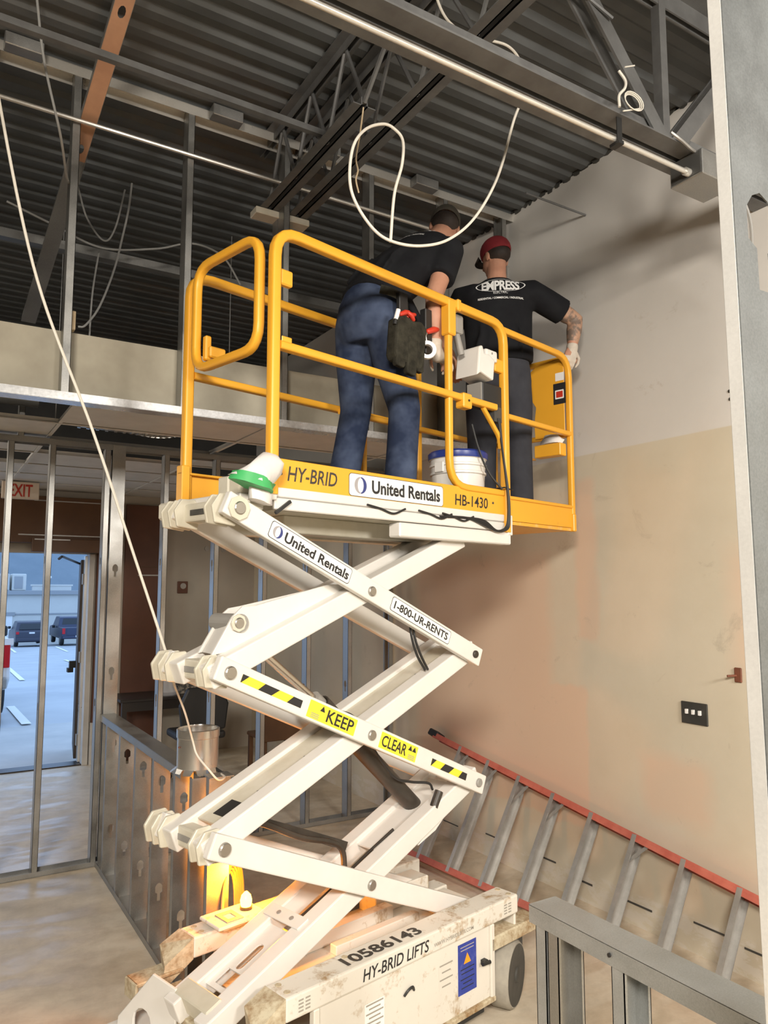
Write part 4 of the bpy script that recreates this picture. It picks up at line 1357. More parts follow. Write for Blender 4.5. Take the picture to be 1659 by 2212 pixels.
# hydraulic cylinder through the stack
hc0, hc1, hc2 = Vector((0.10, 0.185, 1.67)), Vector((0.43, 0.185, 1.415)), Vector((1.02, 0.185, 0.885))
MB().cyl(hc0, hc1, 0.017).build('cylinder_rod', M['rod'], sl, smooth=True)
m = MB().cyl(hc1, hc1 + (hc2 - hc1) * 0.12, 0.046).cyl(hc1, hc2, 0.040)
m.build('cylinder_barrel', M['cylinder_dark'], sl, smooth=True)
MB().cyl(hc1 - (hc1 - hc0).normalized() * 0.05, hc1 + (hc2 - hc1) * 0.05, 0.034).build('cylinder_head', M['grey_mid'], sl, smooth=True)
MB().tube(spline([(0.505, 0.14, 1.385), (0.56, 0.12, 1.36), (0.62, 0.10, 1.29), (0.66, 0.10, 1.22), (0.80, 0.11, 1.07), (0.93, 0.12, 1.02), (1.03, 0.10, 1.0), (1.06, 0.10, 0.965)], 6), 0.006, 6).build('hydraulic_hose', M['black'], sl, smooth=True)
MB().cyl((1.02, 0.06, 0.90), (1.06, 0.06, 0.965), 0.020).build('valve', M['cylinder_dark'], sl)
for k in range(2):
    MB().tube(spline([(0.86 + 0.02 * k, 0.06, 1.76), (0.865 + 0.02 * k, 0.05, 1.68), (0.90 + 0.025 * k, 0.05, 1.60), (0.965 + 0.02 * k, 0.06, 1.53)], 6), 0.006, 6).build('hydraulic_hose', M['black'], sl, smooth=True)
# hose guide on the lower stage
MB().bar((0.02, 0.22, 1.045), (0.60, 0.22, 0.795), 0.05, 0.035).build('hose_channel', M['cylinder_dark'], sl)
MB().tube(spline([(-0.02, 0.18, 1.05), (0.15, 0.18, 0.985), (0.32, 0.17, 0.90), (0.48, 0.17, 0.845), (0.54, 0.16, 0.80), (0.545, 0.15, 0.70)], 6), 0.013, 7).build('hydraulic_hose', M['cylinder_dark'], sl, smooth=True)
m = MB().plate([(0.90, 0.76), (1.10, 0.915), (1.125, 0.90), (1.09, 0.85), (1.02, 0.80)], [circ(1.072, 0.868, 0.013, 10)], (0, 0.06, 0), (1, 0, 0), (0, 0, 1), 0.012)
m.build('gusset', WH, sl, bev=0.002)

# ------------------------------------------------------------------ print on the arms


def decal(name, o, ex, ey, w, h, mat, parent=None, border=None, r=None, lift=0.0):
    o, ex, ey = V(o), V(ex).normalized(), V(ey).normalized()
    ez = ex.cross(ey)
    par = parent or sl
    m = MB()
    m.prism(rrect(w, h, r if r is not None else min(w, h) * 0.18, 4), o + ez * lift, ex, ey, 0.0006)
    d = m.build(name, border or mat, par)
    if border:
        m = MB()
        m.prism(rrect(w - 0.005, h - 0.005, (r if r is not None else min(w, h) * 0.18) * 0.9, 4), o + ez * (lift + 0.0006), ex, ey, 0.0005)
        m.build('decal_face', mat, d)
    return d


def roundel(o, ex, ey, R, parent):
    """grey and navy ring mark, split on the slant"""
    o, ex, ey = V(o), V(ex).normalized(), V(ey).normalized()
    ez = ex.cross(ey)

    def half(a0, a1, mat):
        m = MB()
        out = [(R * math.cos(rad(a0 + (a1 - a0) * k / 14)), R * math.sin(rad(a0 + (a1 - a0) * k / 14))) for k in range(15)]
        inn = [(0.48 * R * math.cos(rad(a0 + (a1 - a0) * k / 14)) , 0.86 * R * math.sin(rad(a0 + (a1 - a0) * k / 14))) for k in range(15)]
        vs = [o + ex * x + ey * y + ez * 0.0004 for x, y in out] + [o + ex * x + ey * y + ez * 0.0004 for x, y in inn]
        m.add(vs, [(i, i + 1, 15 + i + 1, 15 + i) for i in range(14)])
        m.build('ring_mark', mat, parent)
    half(92, 268, M['decal_grey'])
    half(-88, 88, M['decal_navy'])


dU, uU, LU = armframe(J['tl'], J['tr'])
dM, uM, LM = armframe(J['ml'], J['mr'])


def on_arm(A, d, up, s, t=0.0):
    return Vector((A[0], -0.0002, A[1])) + d * s + up * t


d1 = decal('rental_decal', on_arm(J['tl'], dU, uU, 0.385), dU, uU, 0.455, 0.068, M['decal_white'], border=M['ink'])
c = on_arm(J['tl'], dU, uU, 0.385) - Vector((0, 0.0014, 0))
roundel(c - dU * 0.188, dU, uU, 0.024, d1)
lettering('United Rentals', c + dU * 0.032, dU, uU, 0.365, 0.040, M['ink'], d1, bold=0.028)
d2 = decal('phone_decal', on_arm(J['tl'], dU, uU, 1.098), dU, uU, 0.435, 0.064, M['decal_white'], border=M['ink'])
c = on_arm(J['tl'], dU, uU, 1.098) - Vector((0, 0.0014, 0))
lettering('1-800-UR-RENTS', c, dU, uU, 0.395, 0.036, M['ink'], d2, bold=0.022)


def hazard(s0, s1, h, n):
    base = decal('hazard_tape', on_arm(J['ml'], dM, uM, (s0 + s1) / 2), dM, uM, s1 - s0, h, M['decal_yellow'], r=0.001)
    p = (s1 - s0) / n
    for k in range(n):
        x0 = s0 + k * p
        if k == 0:
            q = [(0, -h / 2), (0, h / 2), (p * 0.62, h / 2)]
        else:
            q = [(-p * 0.05, -h / 2), (p * 0.42, h / 2), (p * 1.0, h / 2), (p * 0.62, -h / 2)]
            if k == n - 1:
                q = [(-p * 0.05, -h / 2), (p * 0.30, h / 2), (p, h / 2), (p, -h / 2)]
        o = on_arm(J['ml'], dM, uM, x0) - Vector((0, 0.001, 0))
        MB().add([o + dM * a + uM * b for a, b in q], [tuple(range(len(q)))]).build('black_stripe', M['ink'], base)


def stripes(s0, s1, h, segs):
    """segs: fractions (black) along the tape"""
    base = decal('hazard_tape', on_arm(J['ml'], dM, uM, (s0 + s1) / 2), dM, uM, s1 - s0, h, M['decal_yellow'], r=0.001)
    L = s1 - s0
    for b0, b1, t0, t1 in segs:
        q = [(L * b0, -h / 2), (L * b1, -h / 2), (L * t1, h / 2), (L * t0, h / 2)]
        o = on_arm(J['ml'], dM, uM, s0) - Vector((0, 0.001, 0))
        MB().add([o + dM * a + uM * b for a, b in q], [(0, 1, 2, 3)]).build('black_stripe', M['ink'], base)


stripes(0.055, 0.36, 0.030, ((0.0, 0.012, 0.0, 0.10), (0.28, 0.50, 0.36, 0.60), (0.76, 1.0, 0.84, 1.0)))
stripes(1.19, 1.465, 0.032, ((0.0, 0.01, 0.0, 0.12), (0.26, 0.50, 0.36, 0.62), (0.78, 1.0, 0.86, 1.0)))
for s, w, txt, tw, toff in ((0.535, 0.275, 'KEEP', 0.155, 0.045), (0.955, 0.25, 'CLEAR', 0.165, -0.03)):
    d = decal('keep_clear_decal', on_arm(J['ml'], dM, uM, s), dM, uM, w, 0.066, M['decal_yellow'], r=0.003)
    c = on_arm(J['ml'], dM, uM, s) - Vector((0, 0.0009, 0))
    lettering(txt, c + dM * toff, dM, uM, tw, 0.047, M['ink'], d, bold=0.014)
    sg = -1 if txt == 'KEEP' else 1
    for k in range(1 if sg < 0 else 2):
        q = c + dM * (sg * (0.062 if sg < 0 else 0.075) + 0.028 * k) + uM * 0.016
        MB().add([q + dM * (-0.014) + uM * -0.010, q + dM * 0.014 + uM * -0.010, q + uM * 0.012], [(0, 1, 2)]).build('warning_triangle', M['ink'], d)
    q = c + dM * (-0.095 if sg < 0 else 0.092) - uM * 0.012
    for k in range(3):
        MB().add([q + dM * a + uM * b for a, b in ((-0.022, -0.002 - 0.007 * k), (0.022, -0.002 - 0.007 * k), (0.022, 0.001 - 0.007 * k), (-0.022, 0.001 - 0.007 * k))], [(0, 1, 2, 3)]).build('small_print', M['ink_faint'], d)

# ------------------------------------------------------------------ platform
DZ = 2.262
TR = rrect(0.042, 0.042, 0.010, 3)
TS = rrect(0.036, 0.030, 0.008, 2)


def rail(pts, r, name='rail', ref=(0, 1, 0), prof=None, closed=False, mat=None):
    P = fillet(pts, r, 5, closed) if r else [V(p) for p in pts]
    m = MB()
    m.sweep(P, prof or TR, ref, closed)
    return m.build(name, mat or YE, sl, smooth=True, angle=50)


MB().box(0.02, 1.56, 0.0, 0.62, DZ - 0.022, DZ).build('deck', M['grey_mid'], sl)
# front guard rail
rail([(0.018, 0.0, DZ), (0.018, 0.0, 3.318), (1.548, 0.0, 3.318), (1.548, 0.0, 2.20)], 0.11, 'guard_rail')
rail([(0.04, 0.0, 2.852), (1.46, 0.0, 2.852)], 0, 'mid_rail', prof=rrect(0.034, 0.042, 0.008, 2))
rail([(1.09, 0.005, 3.30), (1.09, 0.005, 2.405), (1.53, 0.005, 2.405)], 0.13, 'gate_rail', prof=rrect(0.032, 0.034, 0.008, 2))
MB().box(1.062, 1.118, -0.026, 0.03, 3.15, 3.33).build('clamp', YE, sl, bev=0.006)
MB().box(1.13, 1.16, -0.028, 0.026, 3.285, 3.345).build('clamp', YE, sl, bev=0.006)
MB().box(1.165, 1.235, -0.030, 0.026, 2.80, 2.875).build('clamp', YE, sl, bev=0.006)
MB().cyl((1.205, -0.034, 2.838), (1.205, -0.028, 2.838), 0.006, n=8).build('bolt', M['black'], sl)
rail([(1.36, 0.0, 2.835), (1.50, 0.0, 2.70), (1.51, 0.0, 2.64)], 0.03, 'diagonal_brace', prof=rrect(0.02, 0.022, 0.004, 2))
MB().box(0.045, 0.105, -0.008, 0.022, 3.10, 3.165).build('latch_tab', YE, sl, bev=0.006)
MB().box(0.04, 0.09, -0.024, -0.018, 2.862, 2.885).build('weld_tab', YE, sl, bev=0.004)
# toe board, front
MB().box(0.03, 1.53, -0.002, 0.006, DZ + 0.028, 2.405).build('toe_board', YE, sl, bev=0.002)
for x in (0.06, 1.43):
    MB().cyl((x, -0.006, 2.345), (x, -0.002, 2.345), 0.006, n=8).build('bolt', M['hub'], sl)
fy = Vector((1, 0, 0)), Vector((0, 0, 1))
lettering('HY-BRID', (0.222, -0.002, 2.350), fy[0], fy[1], 0.26, 0.058, M['ink_worn'], sl, 'stencil_text', bold=0.012, shear=0.18)
lettering('HB-1430', (1.255, -0.002, 2.338), fy[0], fy[1], 0.265, 0.055, M['ink'], sl, 'stencil_text', bold=0.012, shear=0.05)
dd = decal('rental_decal', (0.725, -0.002, 2.342), fy[0], fy[1], 0.615, 0.098, M['decal_white'], border=M['ink'], r=0.016)
c = Vector((0.725, -0.0036, 2.342))
roundel(c - Vector((0.24, 0, 0)), fy[0], fy[1], 0.036, dd)
lettering('United Rentals', c + Vector((0.055, 0, 0)), fy[0], fy[1], 0.455, 0.058, M['ink'], dd, bold=0.028)
# back guard rail, toe board
rail([(0.018, 0.62, DZ), (0.018, 0.62, 3.318), (1.548, 0.62, 3.318), (1.548, 0.62, 2.25)], 0.11, 'guard_rail')
rail([(0.04, 0.62, 2.852), (1.53, 0.62, 2.852)], 0, 'mid_rail', prof=rrect(0.034, 0.042, 0.008, 2))
rail([(1.10, 0.62, DZ), (1.10, 0.62, 3.31)], 0, 'post', prof=rrect(0.036, 0.036, 0.008, 2))
MB().box(0.0, 1.53, 0.614, 0.622, DZ - 0.01, 2.405).build('toe_board', YE, sl, bev=0.002)
MB().box(-0.02, 0.55, 0.59, 0.625, 2.40, 2.41).build('toe_board_lip', YE, sl, bev=0.003)
MB().box(-0.02, 0.02, 0.585, 0.635, DZ - 0.01, 2.44).build('post_socket', YE, sl, bev=0.004)
# swing gate at the left end: a closed loop hanging in the opening
rail([(0.0, 0.075, 3.31), (0.0, 0.535, 3.31), (0.0, 0.535, 2.85), (0.0, 0.075, 2.85)], 0.10, 'swing_gate', ref=(1, 0, 0), prof=rrect(0.036, 0.036, 0.009, 2), closed=True)
MB().box(0.01, 0.04, 0.47, 0.50, 2.89, 3.0).box(0.02, 0.10, 0.45, 0.48, 2.90, 2.95).build('gate_latch', YE, sl, bev=0.006)
# roll-out extension deck
XE = 2.27
rail([(1.56, 0.03, 3.31), (XE, 0.03, 3.31), (XE, 0.03, 2.27)], 0.13, 'guard_rail', prof=rrect(0.034, 0.034, 0.008, 3))
rail([(1.57, 0.03, 2.835), (XE, 0.03, 2.835)], 0, 'mid_rail', prof=rrect(0.03, 0.036, 0.008, 2))
rail([(1.56, 0.59, 3.31), (XE, 0.59, 3.31), (XE, 0.59, 2.27)], 0.13, 'guard_rail', prof=rrect(0.034, 0.034, 0.008, 3))
rail([(0.9, 0.585, 2.835), (XE, 0.585, 2.835)], 0, 'mid_rail', prof=rrect(0.03, 0.036, 0.008, 2))
rail([(XE, 0.05, 3.31), (XE, 0.57, 3.31)], 0, 'guard_rail', ref=(1, 0, 0), prof=rrect(0.034, 0.034, 0.008, 2))
rail([(XE, 0.05, 2.835), (XE, 0.57, 2.835)], 0, 'mid_rail', ref=(1, 0, 0), prof=rrect(0.03, 0.036, 0.008, 2))
MB().box(1.57, XE - 0.015, 0.022, 0.03, DZ + 0.005, 2.395).build('toe_board', YE, sl, bev=0.002)
MB().box(1.57, XE - 0.015, 0.012, 0.034, 2.382, 2.40).build('toe_board_lip', YE, sl, bev=0.004)
MB().box(XE - 0.02, XE + 0.012, 0.006, 0.05, 2.245, 2.35).build('post_socket', YE, sl, bev=0.005)
MB().box(XE - 0.012, XE - 0.004, 0.04, 0.58, DZ + 0.005, 2.395).build('toe_board', YE, sl, bev=0.002)
MB().box(1.57, XE - 0.012, 0.582, 0.59, DZ + 0.005, 2.395).build('toe_board', YE, sl, bev=0.002)
MB().box(1.45, XE - 0.01, 0.03, 0.59, DZ - 0.014, DZ + 0.004).build('extension_deck', M['yellow_worn'], sl)
# end guard panel with its labels and literature tray
m = MB()
m.prism([(0.0, 0.0), (-0.21, 0.0), (-0.215, 0.10), (-0.20, 0.20), (-0.245, 0.27), (-0.24, 0.43), (-0.20, 0.46), (-0.03, 0.475), (0.0, 0.46)], (XE - 0.026, 0.045, 2.83), (0, -1, 0), (0, 0, 1), 0.006)
m.build('guard_panel', YE, sl, bev=0.002)
ey_, ez_ = Vector((0, -1, 0)), Vector((0, 0, 1))
d = decal('safety_label', (XE - 0.0325, 0.075, 3.09), ey_, ez_, 0.085, 0.13, M['ink'], r=0.003)
MB().prism(rrect(0.06, 0.055, 0.004), (XE - 0.0335, 0.075, 3.085), ey_, ez_, 0.0004).build('label_field', M['decal_white'], d)
MB().prism(rrect(0.046, 0.038, 0.003), (XE - 0.0341, 0.075, 3.085), ey_, ez_, 0.0004).build('label_field', M['red'], d)
decal('safety_label', (XE - 0.0325, 0.072, 3.195), ey_, ez_, 0.06, 0.05, M['decal_white'], r=0.003)
MB().box(XE - 0.10, XE - 0.03, 0.04, 0.22, 2.70, 2.775).build('tray', YE, sl, bev=0.004)

# under-deck steelwork
MB().box(0.03, 1.575, -0.004, 0.03, 2.255, 2.292).build('deck_channel', WH, sl, bev=0.003)
MB().box(0.03, 1.575, -0.006, 0.012, 2.205, 2.25).build('deck_channel', WH, sl, bev=0.004)
MB().box(0.72, 1.575, -0.012, 0.06, 2.135, 2.20).build('slide_rail', WH, sl, bev=0.006)
MB().box(1.545, 1.585, -0.016, 0.03, 2.185, 2.29).build('end_bracket', WH, sl, bev=0.003)
MB().box(-0.01, 0.035, -0.014, 0.04, 2.24, 2.305).build('end_bracket', WH, sl, bev=0.003)
MB().box(0.03, 1.57, 0.60, 0.63, 2.19, 2.255).build('deck_channel', WH, sl, bev=0.003)
MB().box(0.1, 1.56, 0.10, 0.56, 2.215, 2.238).build('deck_pan', CR, sl)
MB().box(0.25, 1.2, 0.22, 0.34, 2.14, 2.215).build('under_beam', CR, sl, bev=0.004)
MB().box(-0.02, 1.45, 0.38, 0.43, 2.13, 2.215).build('under_beam', CR, sl, bev=0.004)
MB().box(-0.10, 0.04, 0.035, 0.56, 2.225, 2.262).build('end_channel', WH, sl, bev=0.004)
MB().box(-0.115, -0.10, 0.08, 0.52, 2.16, 2.262).build('end_plate', WH, sl, bev=0.004)
MB().box(-0.06, 0.0, 0.02, 0.12, 2.20, 2.30).build('hinge_block', CR, sl, bev=0.006)
MB().box(-0.11, -0.05, 0.10, 0.17, 2.235, 2.33).build('hinge_block', CR, sl, bev=0.006)
MB().box(-0.13, -0.09, 0.50, 0.585, 2.19, 2.26).build('hinge_block', CR, sl, bev=0.008)
# cables at the right corner
for k in range(3):
    MB().tube(spline([(1.49 + 0.008 * k, 0.0, 2.80), (1.50, -0.02, 2.62), (1.518 + 0.004 * k, -0.034, 2.40), (1.516 + 0.006 * k, -0.036, 2.27), (1.49 + 0.01 * k, -0.034, 2.215), (1.42, -0.03, 2.20), (1.33, -0.02, 2.225 + 0.01 * k), (1.20, -0.01, 2.252), (1.0, -0.008, 2.245)], 7), 0.0065, 6).build('control_cable', M['black'], sl, smooth=True)
MB().tube(spline([(1.33, 0.05, 2.75), (1.36, 0.03, 2.62), (1.42, 0.01, 2.5), (1.49, -0.02, 2.42)], 6), 0.006, 6).build('control_cable', M['black'], sl, smooth=True)
MB().tube([(1.548, -0.028, 2.425), (1.50, -0.03, 2.43), (1.50, 0.02, 2.43), (1.575, 0.02, 2.425), (1.575, -0.028, 2.425)], 0.004, 6).build('cable_tie', M['black'], sl)
for x in (0.62, 0.95, 1.12):
    MB().tube(spline([(x - 0.1, -0.008, 2.262), (x - 0.02, -0.012, 2.25), (x + 0.06, -0.012, 2.235), (x + 0.14, -0.008, 2.262)], 5), 0.005, 6).build('control_cable', M['black'], sl, smooth=True)
MB().bar((0.10, -0.012, 2.24), (0.03, -0.012, 2.19), 0.012, 0.012).build('rubber_strip', M['black'], sl)

# control box hung on the gate
m = MB()
m.prism([(0.0, 0), (0.03, 0.02), (0.135, -0.005), (0.15, 0.105), (0.10, 0.13), (0.06, 0.125), (0.045, 0.165), (0.02, 0.155)], (1.275, 0.115, 2.985), (1, 0, 0), (0, 0, 1), 0.15)
cb = m.build('control_box', M['white_clean'], sl, bev=0.008, seg=2)
MB().box(1.355, 1.455, -0.03, 0.05, 3.085, 3.145).build('control_cover', M['white_clean'], cb, bev=0.010, seg=2)
MB().cyl((1.405, -0.032, 3.125), (1.405, -0.029, 3.125), 0.006, n=8).build('bolt', M['grey_mid'], cb)
MB().cyl((1.25, 0.05, 3.10), (1.215, 0.06, 3.22), 0.018).build('joystick', M['grey_mid'], cb)
MB().box(1.185, 1.25, 0.03, 0.09, 3.20, 3.30).build('joystick_grip', M['grey_mid'], cb, bev=0.012, seg=2)
MB().box(1.46, 1.54, -0.01, 0.02, 3.05, 3.12).build('mount_arm', YE, sl, bev=0.005)
MB().box(1.36, 1.53, 0.0, 0.10, 2.855, 2.975).build('charger_box', M['black'], sl, bev=0.006)
MB().box(1.352, 1.362, 0.005, 0.095, 2.86, 2.97).build('charger_side', M['grey_mid'], sl)
MB().box(1.46, 1.525, 0.0, 0.06, 2.78, 2.86).build('charger_bracket', M['grey_box'], sl)

# ------------------------------------------------------------------ chassis (slewed a little against the deck)
CH = Matrix.Rotation(rad(-2.4), 4, 'Z')


def cbox(name, x0, x1, y0, y1, z0, z1, mat, parent=None, bev=0.004, seg=1):
    return MB().box(x0, x1, y0, y1, z0, z1, CH).build(name, mat, parent or sl, bev=bev, seg=seg)


ZT = 0.50
FV = -0.13
cbox('side_beam', 0.02, 1.335, FV, FV + 0.125, ZT - 0.082, ZT, M['chassis'], bev=0.008, seg=2)
cbox('side_beam', 0.02, 1.335, 0.50, 0.62, ZT - 0.082, ZT, M['chassis'], bev=0.008, seg=2)
cbox('side_panel', 0.17, 1.135, FV + 0.012, FV + 0.02, 0.115, ZT - 0.082, M['chassis'], bev=0.003)
cbox('panel_post', 1.135, 1.162, FV, FV + 0.03, 0.095, ZT - 0.082, M['chassis'])
cbox('panel_post', 0.145, 0.172, FV, FV + 0.03, 0.095, ZT - 0.082, M['chassis'])
cbox('panel_sill', 0.145, 1.162, FV - 0.004, FV + 0.04, 0.095, 0.118, M['rust_end'])
cbox('module_floor', 0.10, 1.15, FV + 0.02, 0.60, 0.10, 0.14, M['chassis'])
cbox('back_panel', 0.17, 1.162, 0.59, 0.60, 0.11, ZT - 0.08, M['chassis'])
cbox('undertray', 0.22, 1.12, FV + 0.03, 0.58, 0.05, 0.10, M['black'])
cbox('bed_plate', 0.05, 1.32, 0.0, 0.50, 0.355, 0.37, M['chassis'])
for (x0, x1, y0, y1, z1) in ((0.30, 0.95, 0.30, 0.36, 0.43), (0.52, 1.02, 0.20, 0.245, 0.41), (0.9, 1.26, 0.37, 0.49, 0.47), (1.12, 1.30, 0.05, 0.30, 0.42), (0.15, 0.45, 0.42, 0.49, 0.42)):
    cbox('bed_rail', x0, x1, y0, y1, 0.37, z1, M['chassis'])
cbox('rusty_end', 1.262, 1.268, 0.375, 0.485, 0.38, 0.465, M['rust_end'])
cbox('pocket', 0.93, 1.03, 0.03, 0.16, 0.371, 0.376, M['hub'])
# beam end caps: rust stained funnels
for y0, y1 in ((FV, FV + 0.125), (0.50, 0.62)):
    a = [(0.02, y0, ZT), (0.02, y1, ZT), (0.02, y1, ZT - 0.082), (0.02, y0, ZT - 0.082)]
    b = [(-0.10, y0 + 0.01, ZT - 0.075), (-0.07, y1 - 0.005, ZT - 0.035), (-0.06, y1 - 0.02, ZT - 0.16), (-0.10, y0 + 0.02, ZT - 0.17)]
    m = MB().add([CH @ V(p) for p in a + b], [(0, 1, 5, 4), (1, 2, 6, 5), (2, 3, 7, 6), (3, 0, 4, 7), (4, 5, 6, 7)])
    m.build('beam_end', M['rust_end'], sl)
for x, y in ((0.05, FV + 0.035), (0.055, FV + 0.095), (1.30, FV + 0.03), (1.305, FV + 0.095), (0.36, FV + 0.09), (0.07, 0.53), (0.07, 0.59)):
    MB().cyl(CH @ Vector((x, y, ZT - 0.001)), CH @ Vector((x, y, ZT + 0.0025)), 0.012, n=12).build('bolt', M['rust_end'], sl)
# raised plate with the amber beacon on the far beam
cbox('beacon_plate', 0.10, 0.34, 0.44, 0.60, 0.515, 0.53, M['chassis'])
cbox('beacon_post', 0.13, 0.30, 0.46, 0.58, ZT, 0.516, M['chassis'])
m = MB()
m.plate([(0.15, 0.46), (0.23, 0.46), (0.23, 0.56), (0.15, 0.56)], [[(0.17, 0.485), (0.21, 0.485), (0.21, 0.535), (0.17, 0.535)]], CH @ Vector((0, 0, 0.531)), CH.to_3x3() @ Vector((1, 0, 0)), CH.to_3x3() @ Vector((0, 1, 0)), 0.003)
m.build('beacon_bracket', M['grey_mid'], sl)
bc0 = CH @ Vector((0.285, 0.53, 0.531))
MB().cyl(bc0, bc0 + Vector((0, 0, 0.012)), 0.026).build('beacon_base', M['black'], sl)
lens = MB().lathe([(0.022, 0), (0.026, 0.022), (0.020, 0.044), (0.007, 0.058)], bc0 + Vector((0, 0, 0.012)), 16).build('beacon_lens', M['amber'], sl, smooth=True)
ll = bpy.data.lights.new('beacon_light', 'POINT')
ll.energy = 18
ll.color = (1.0, 0.30, 0.012)
ll.shadow_soft_size = 0.03
lo = bpy.data.objects.new('beacon_light', ll)
COL.objects.link(lo)
lo.parent = sl
lo.location = bc0 + Vector((0, 0, 0.10))
# entry step at the left end
m = MB()
m.plate([(0.02, 0.10), (0.02, 0.45), (-0.10, 0.475), (-0.28, 0.28), (-0.30, 0.10)], [obround(-0.15, 0.24, 0.09, 0.20)], CH @ Vector((-0.17, 0.30, 0)), (0.25, -1, 0), (0, 0, 1), 0.012)
m.build('step_plate', WH, sl, bev=0.003)
cbox('step_tread', -0.30, -0.12, 0.20, 0.60, 0.23, 0.25, WH)
cbox('end_frame', -0.16, -0.03, 0.0, 0.50, 0.28, 0.36, M['rust_end'])
cbox('bumper_plate', -0.22, -0.02, 0.50, 0.60, 0.385, 0.40, M['rust_end'])
cbox('bumper_plate', -0.222, -0.21, 0.50, 0.60, 0.33, 0.40, M['rust_end'])
# wheels
for x, y, s in ((1.315, FV + 0.06, -1), (1.335, 0.54, 1), (-0.02, 0.54, 1), (0.02, FV + 0.06, -1)):
    r, w = 0.142, 0.10
    base = CH @ Vector((x, y, r))
    Mw = Matrix.Translation(base) @ CH @ Matrix.Rotation(rad(20 if x > 1 else 0), 4, 'Z') @ Matrix.Rotation(rad(90), 4, 'X')
    m = MB()
    m.lathe([(r * 0.66, -w / 2), (r * 0.93, -w / 2), (r, -w / 2 + 0.012), (r, w / 2 - 0.012), (r * 0.93, w / 2), (r * 0.66, w / 2)], n=36, M=Mw)
    o = m.build('wheel', M['rubber_grey'], sl, smooth=True)
    m = MB()
    m.lathe([(r * 0.90, w / 2 + 0.001), (r * 0.70, w / 2 - 0.012), (r * 0.30, w / 2 - 0.012), (r * 0.2, w / 2 + 0.008), (0.004, w / 2 + 0.012)], n=28, M=Mw if s < 0 else Mw @ Matrix.Rotation(rad(180), 4, 'X'))
    m.build('hub', M['hub'], o, smooth=True)
cbox('axle_beam', 1.14, 1.50, FV + 0.0, FV + 0.10, 0.30, 0.36, M['rust_end'], bev=0.006)
cbox('axle_beam', 1.14, 1.46, 0.42, 0.52, 0.30, 0.36, M['chassis'], bev=0.006)
cbox('fork_plate', 1.33, 1.345, FV + 0.02, FV + 0.11, 0.33, ZT - 0.01, M['chassis'])
cbox('fork_plate', 1.16, 1.50, FV + 0.10, FV + 0.125, 0.14, 0.31, M['grey_box'])
# chassis print
ex = CH.to_3x3() @ Vector((1, 0, 0))
ey = CH.to_3x3() @ Vector((0, 1, 0))
ez = Vector((0, 0, 1))


def cp(x, y, z):
    return CH @ Vector((x, y, z))


lettering('10586143', cp(0.53, FV + 0.060, ZT + 0.0005), ex, ey, 0.41, 0.066, M['ink_worn'], sl, 'stencil_text', bold=0.03)
lettering('HY-BRID LIFTS', cp(0.555, FV - 0.0005, 0.458), ex, ez, 0.36, 0.046, M['ink'], sl, 'stencil_text', bold=0.012, shear=0.15)
lettering('WWW.HYBRIDLIFTS.COM', cp(0.89, FV - 0.0005, 0.447), ex, ez, 0.25, 0.016, M['ink_faint'], sl, 'stencil_text', bold=0.012)
sgn = decal('warning_sign', cp(0.985, FV + 0.0115, 0.29), ex, ez, 0.12, 0.205, M['decal_blue'], r=0.002)
q = cp(0.985, FV + 0.0105, 0.325)
MB().add([q - ex * 0.024 - ez * 0.018, q + ex * 0.024 - ez * 0.018, q + ez * 0.024], [(0, 1, 2)]).build('warning_triangle', M['decal_orange'], sgn)
for k, (w, zz) in enumerate(((0.09, 0.375), (0.085, 0.362), (0.09, 0.285), (0.08, 0.268), (0.09, 0.245), (0.06, 0.228), (0.08, 0.21))):
    q = cp(0.985, FV + 0.0105, zz)
    MB().add([q - ex * w / 2, q + ex * w / 2, q + ex * w / 2 + ez * 0.004, q - ex * w / 2 + ez * 0.004], [(0, 1, 2, 3)]).build('small_print', M['car_glass'] if k > 1 else M['decal_grey'], sgn)
for (cx, cz_, w, h, nl) in ((0.445, 0.285, 0.10, 0.115, 7), (0.85, 0.30, 0.09, 0.10, 4)):
    dcl = decal('faded_decal', cp(cx, FV + 0.0115, cz_), ex, ez, w, h, M['decal_white'] if cx < 0.5 else M['chassis'], r=0.002)
    for k in range(nl):
        q = cp(cx, FV + 0.0105, cz_ + h * (0.42 - 0.84 * k / (nl - 1)))
        ww = w * (0.9 if k % 2 == 0 else 0.6)
        MB().add([q - ex * ww / 2, q + ex * ww / 2, q + ex * ww / 2 + ez * 0.006, q - ex * ww / 2 + ez * 0.006], [(0, 1, 2, 3)]).build('small_print', M['ink_faint'], dcl)
for cx, zz in ((0.10, 0.455), (1.255, 0.455)):
    dcl = decal('faded_decal', cp(cx, FV - 0.0003, zz), ex, ez, 0.06, 0.05, M['chassis'], r=0.002)
    for k in range(4):
        for j in (-1, 1):
            q = cp(cx + j * 0.015, FV - 0.0012, zz + 0.018 - 0.012 * k)
            MB().add([q - ex * 0.011, q + ex * 0.011, q + ex * 0.011 + ez * 0.006, q - ex * 0.011 + ez * 0.006], [(0, 1, 2, 3)]).build('small_print', M['ink_faint'], dcl)
MB().box(1.075, 1.10, FV - 0.010, FV + 0.012, 0.27, 0.29, CH).cyl(cp(1.06, FV - 0.012, 0.283), cp(1.11, FV - 0.012, 0.278), 0.008).build('panel_latch', M['black'], sl)
m = MB().tube(spline([cp(0.60, FV + 0.008, 0.305), cp(0.615, FV + 0.0, 0.325), cp(0.64, FV + 0.0, 0.33), cp(0.655, FV + 0.008, 0.31)], 5), 0.005, 6)
m.build('panel_handle', M['black'], sl)

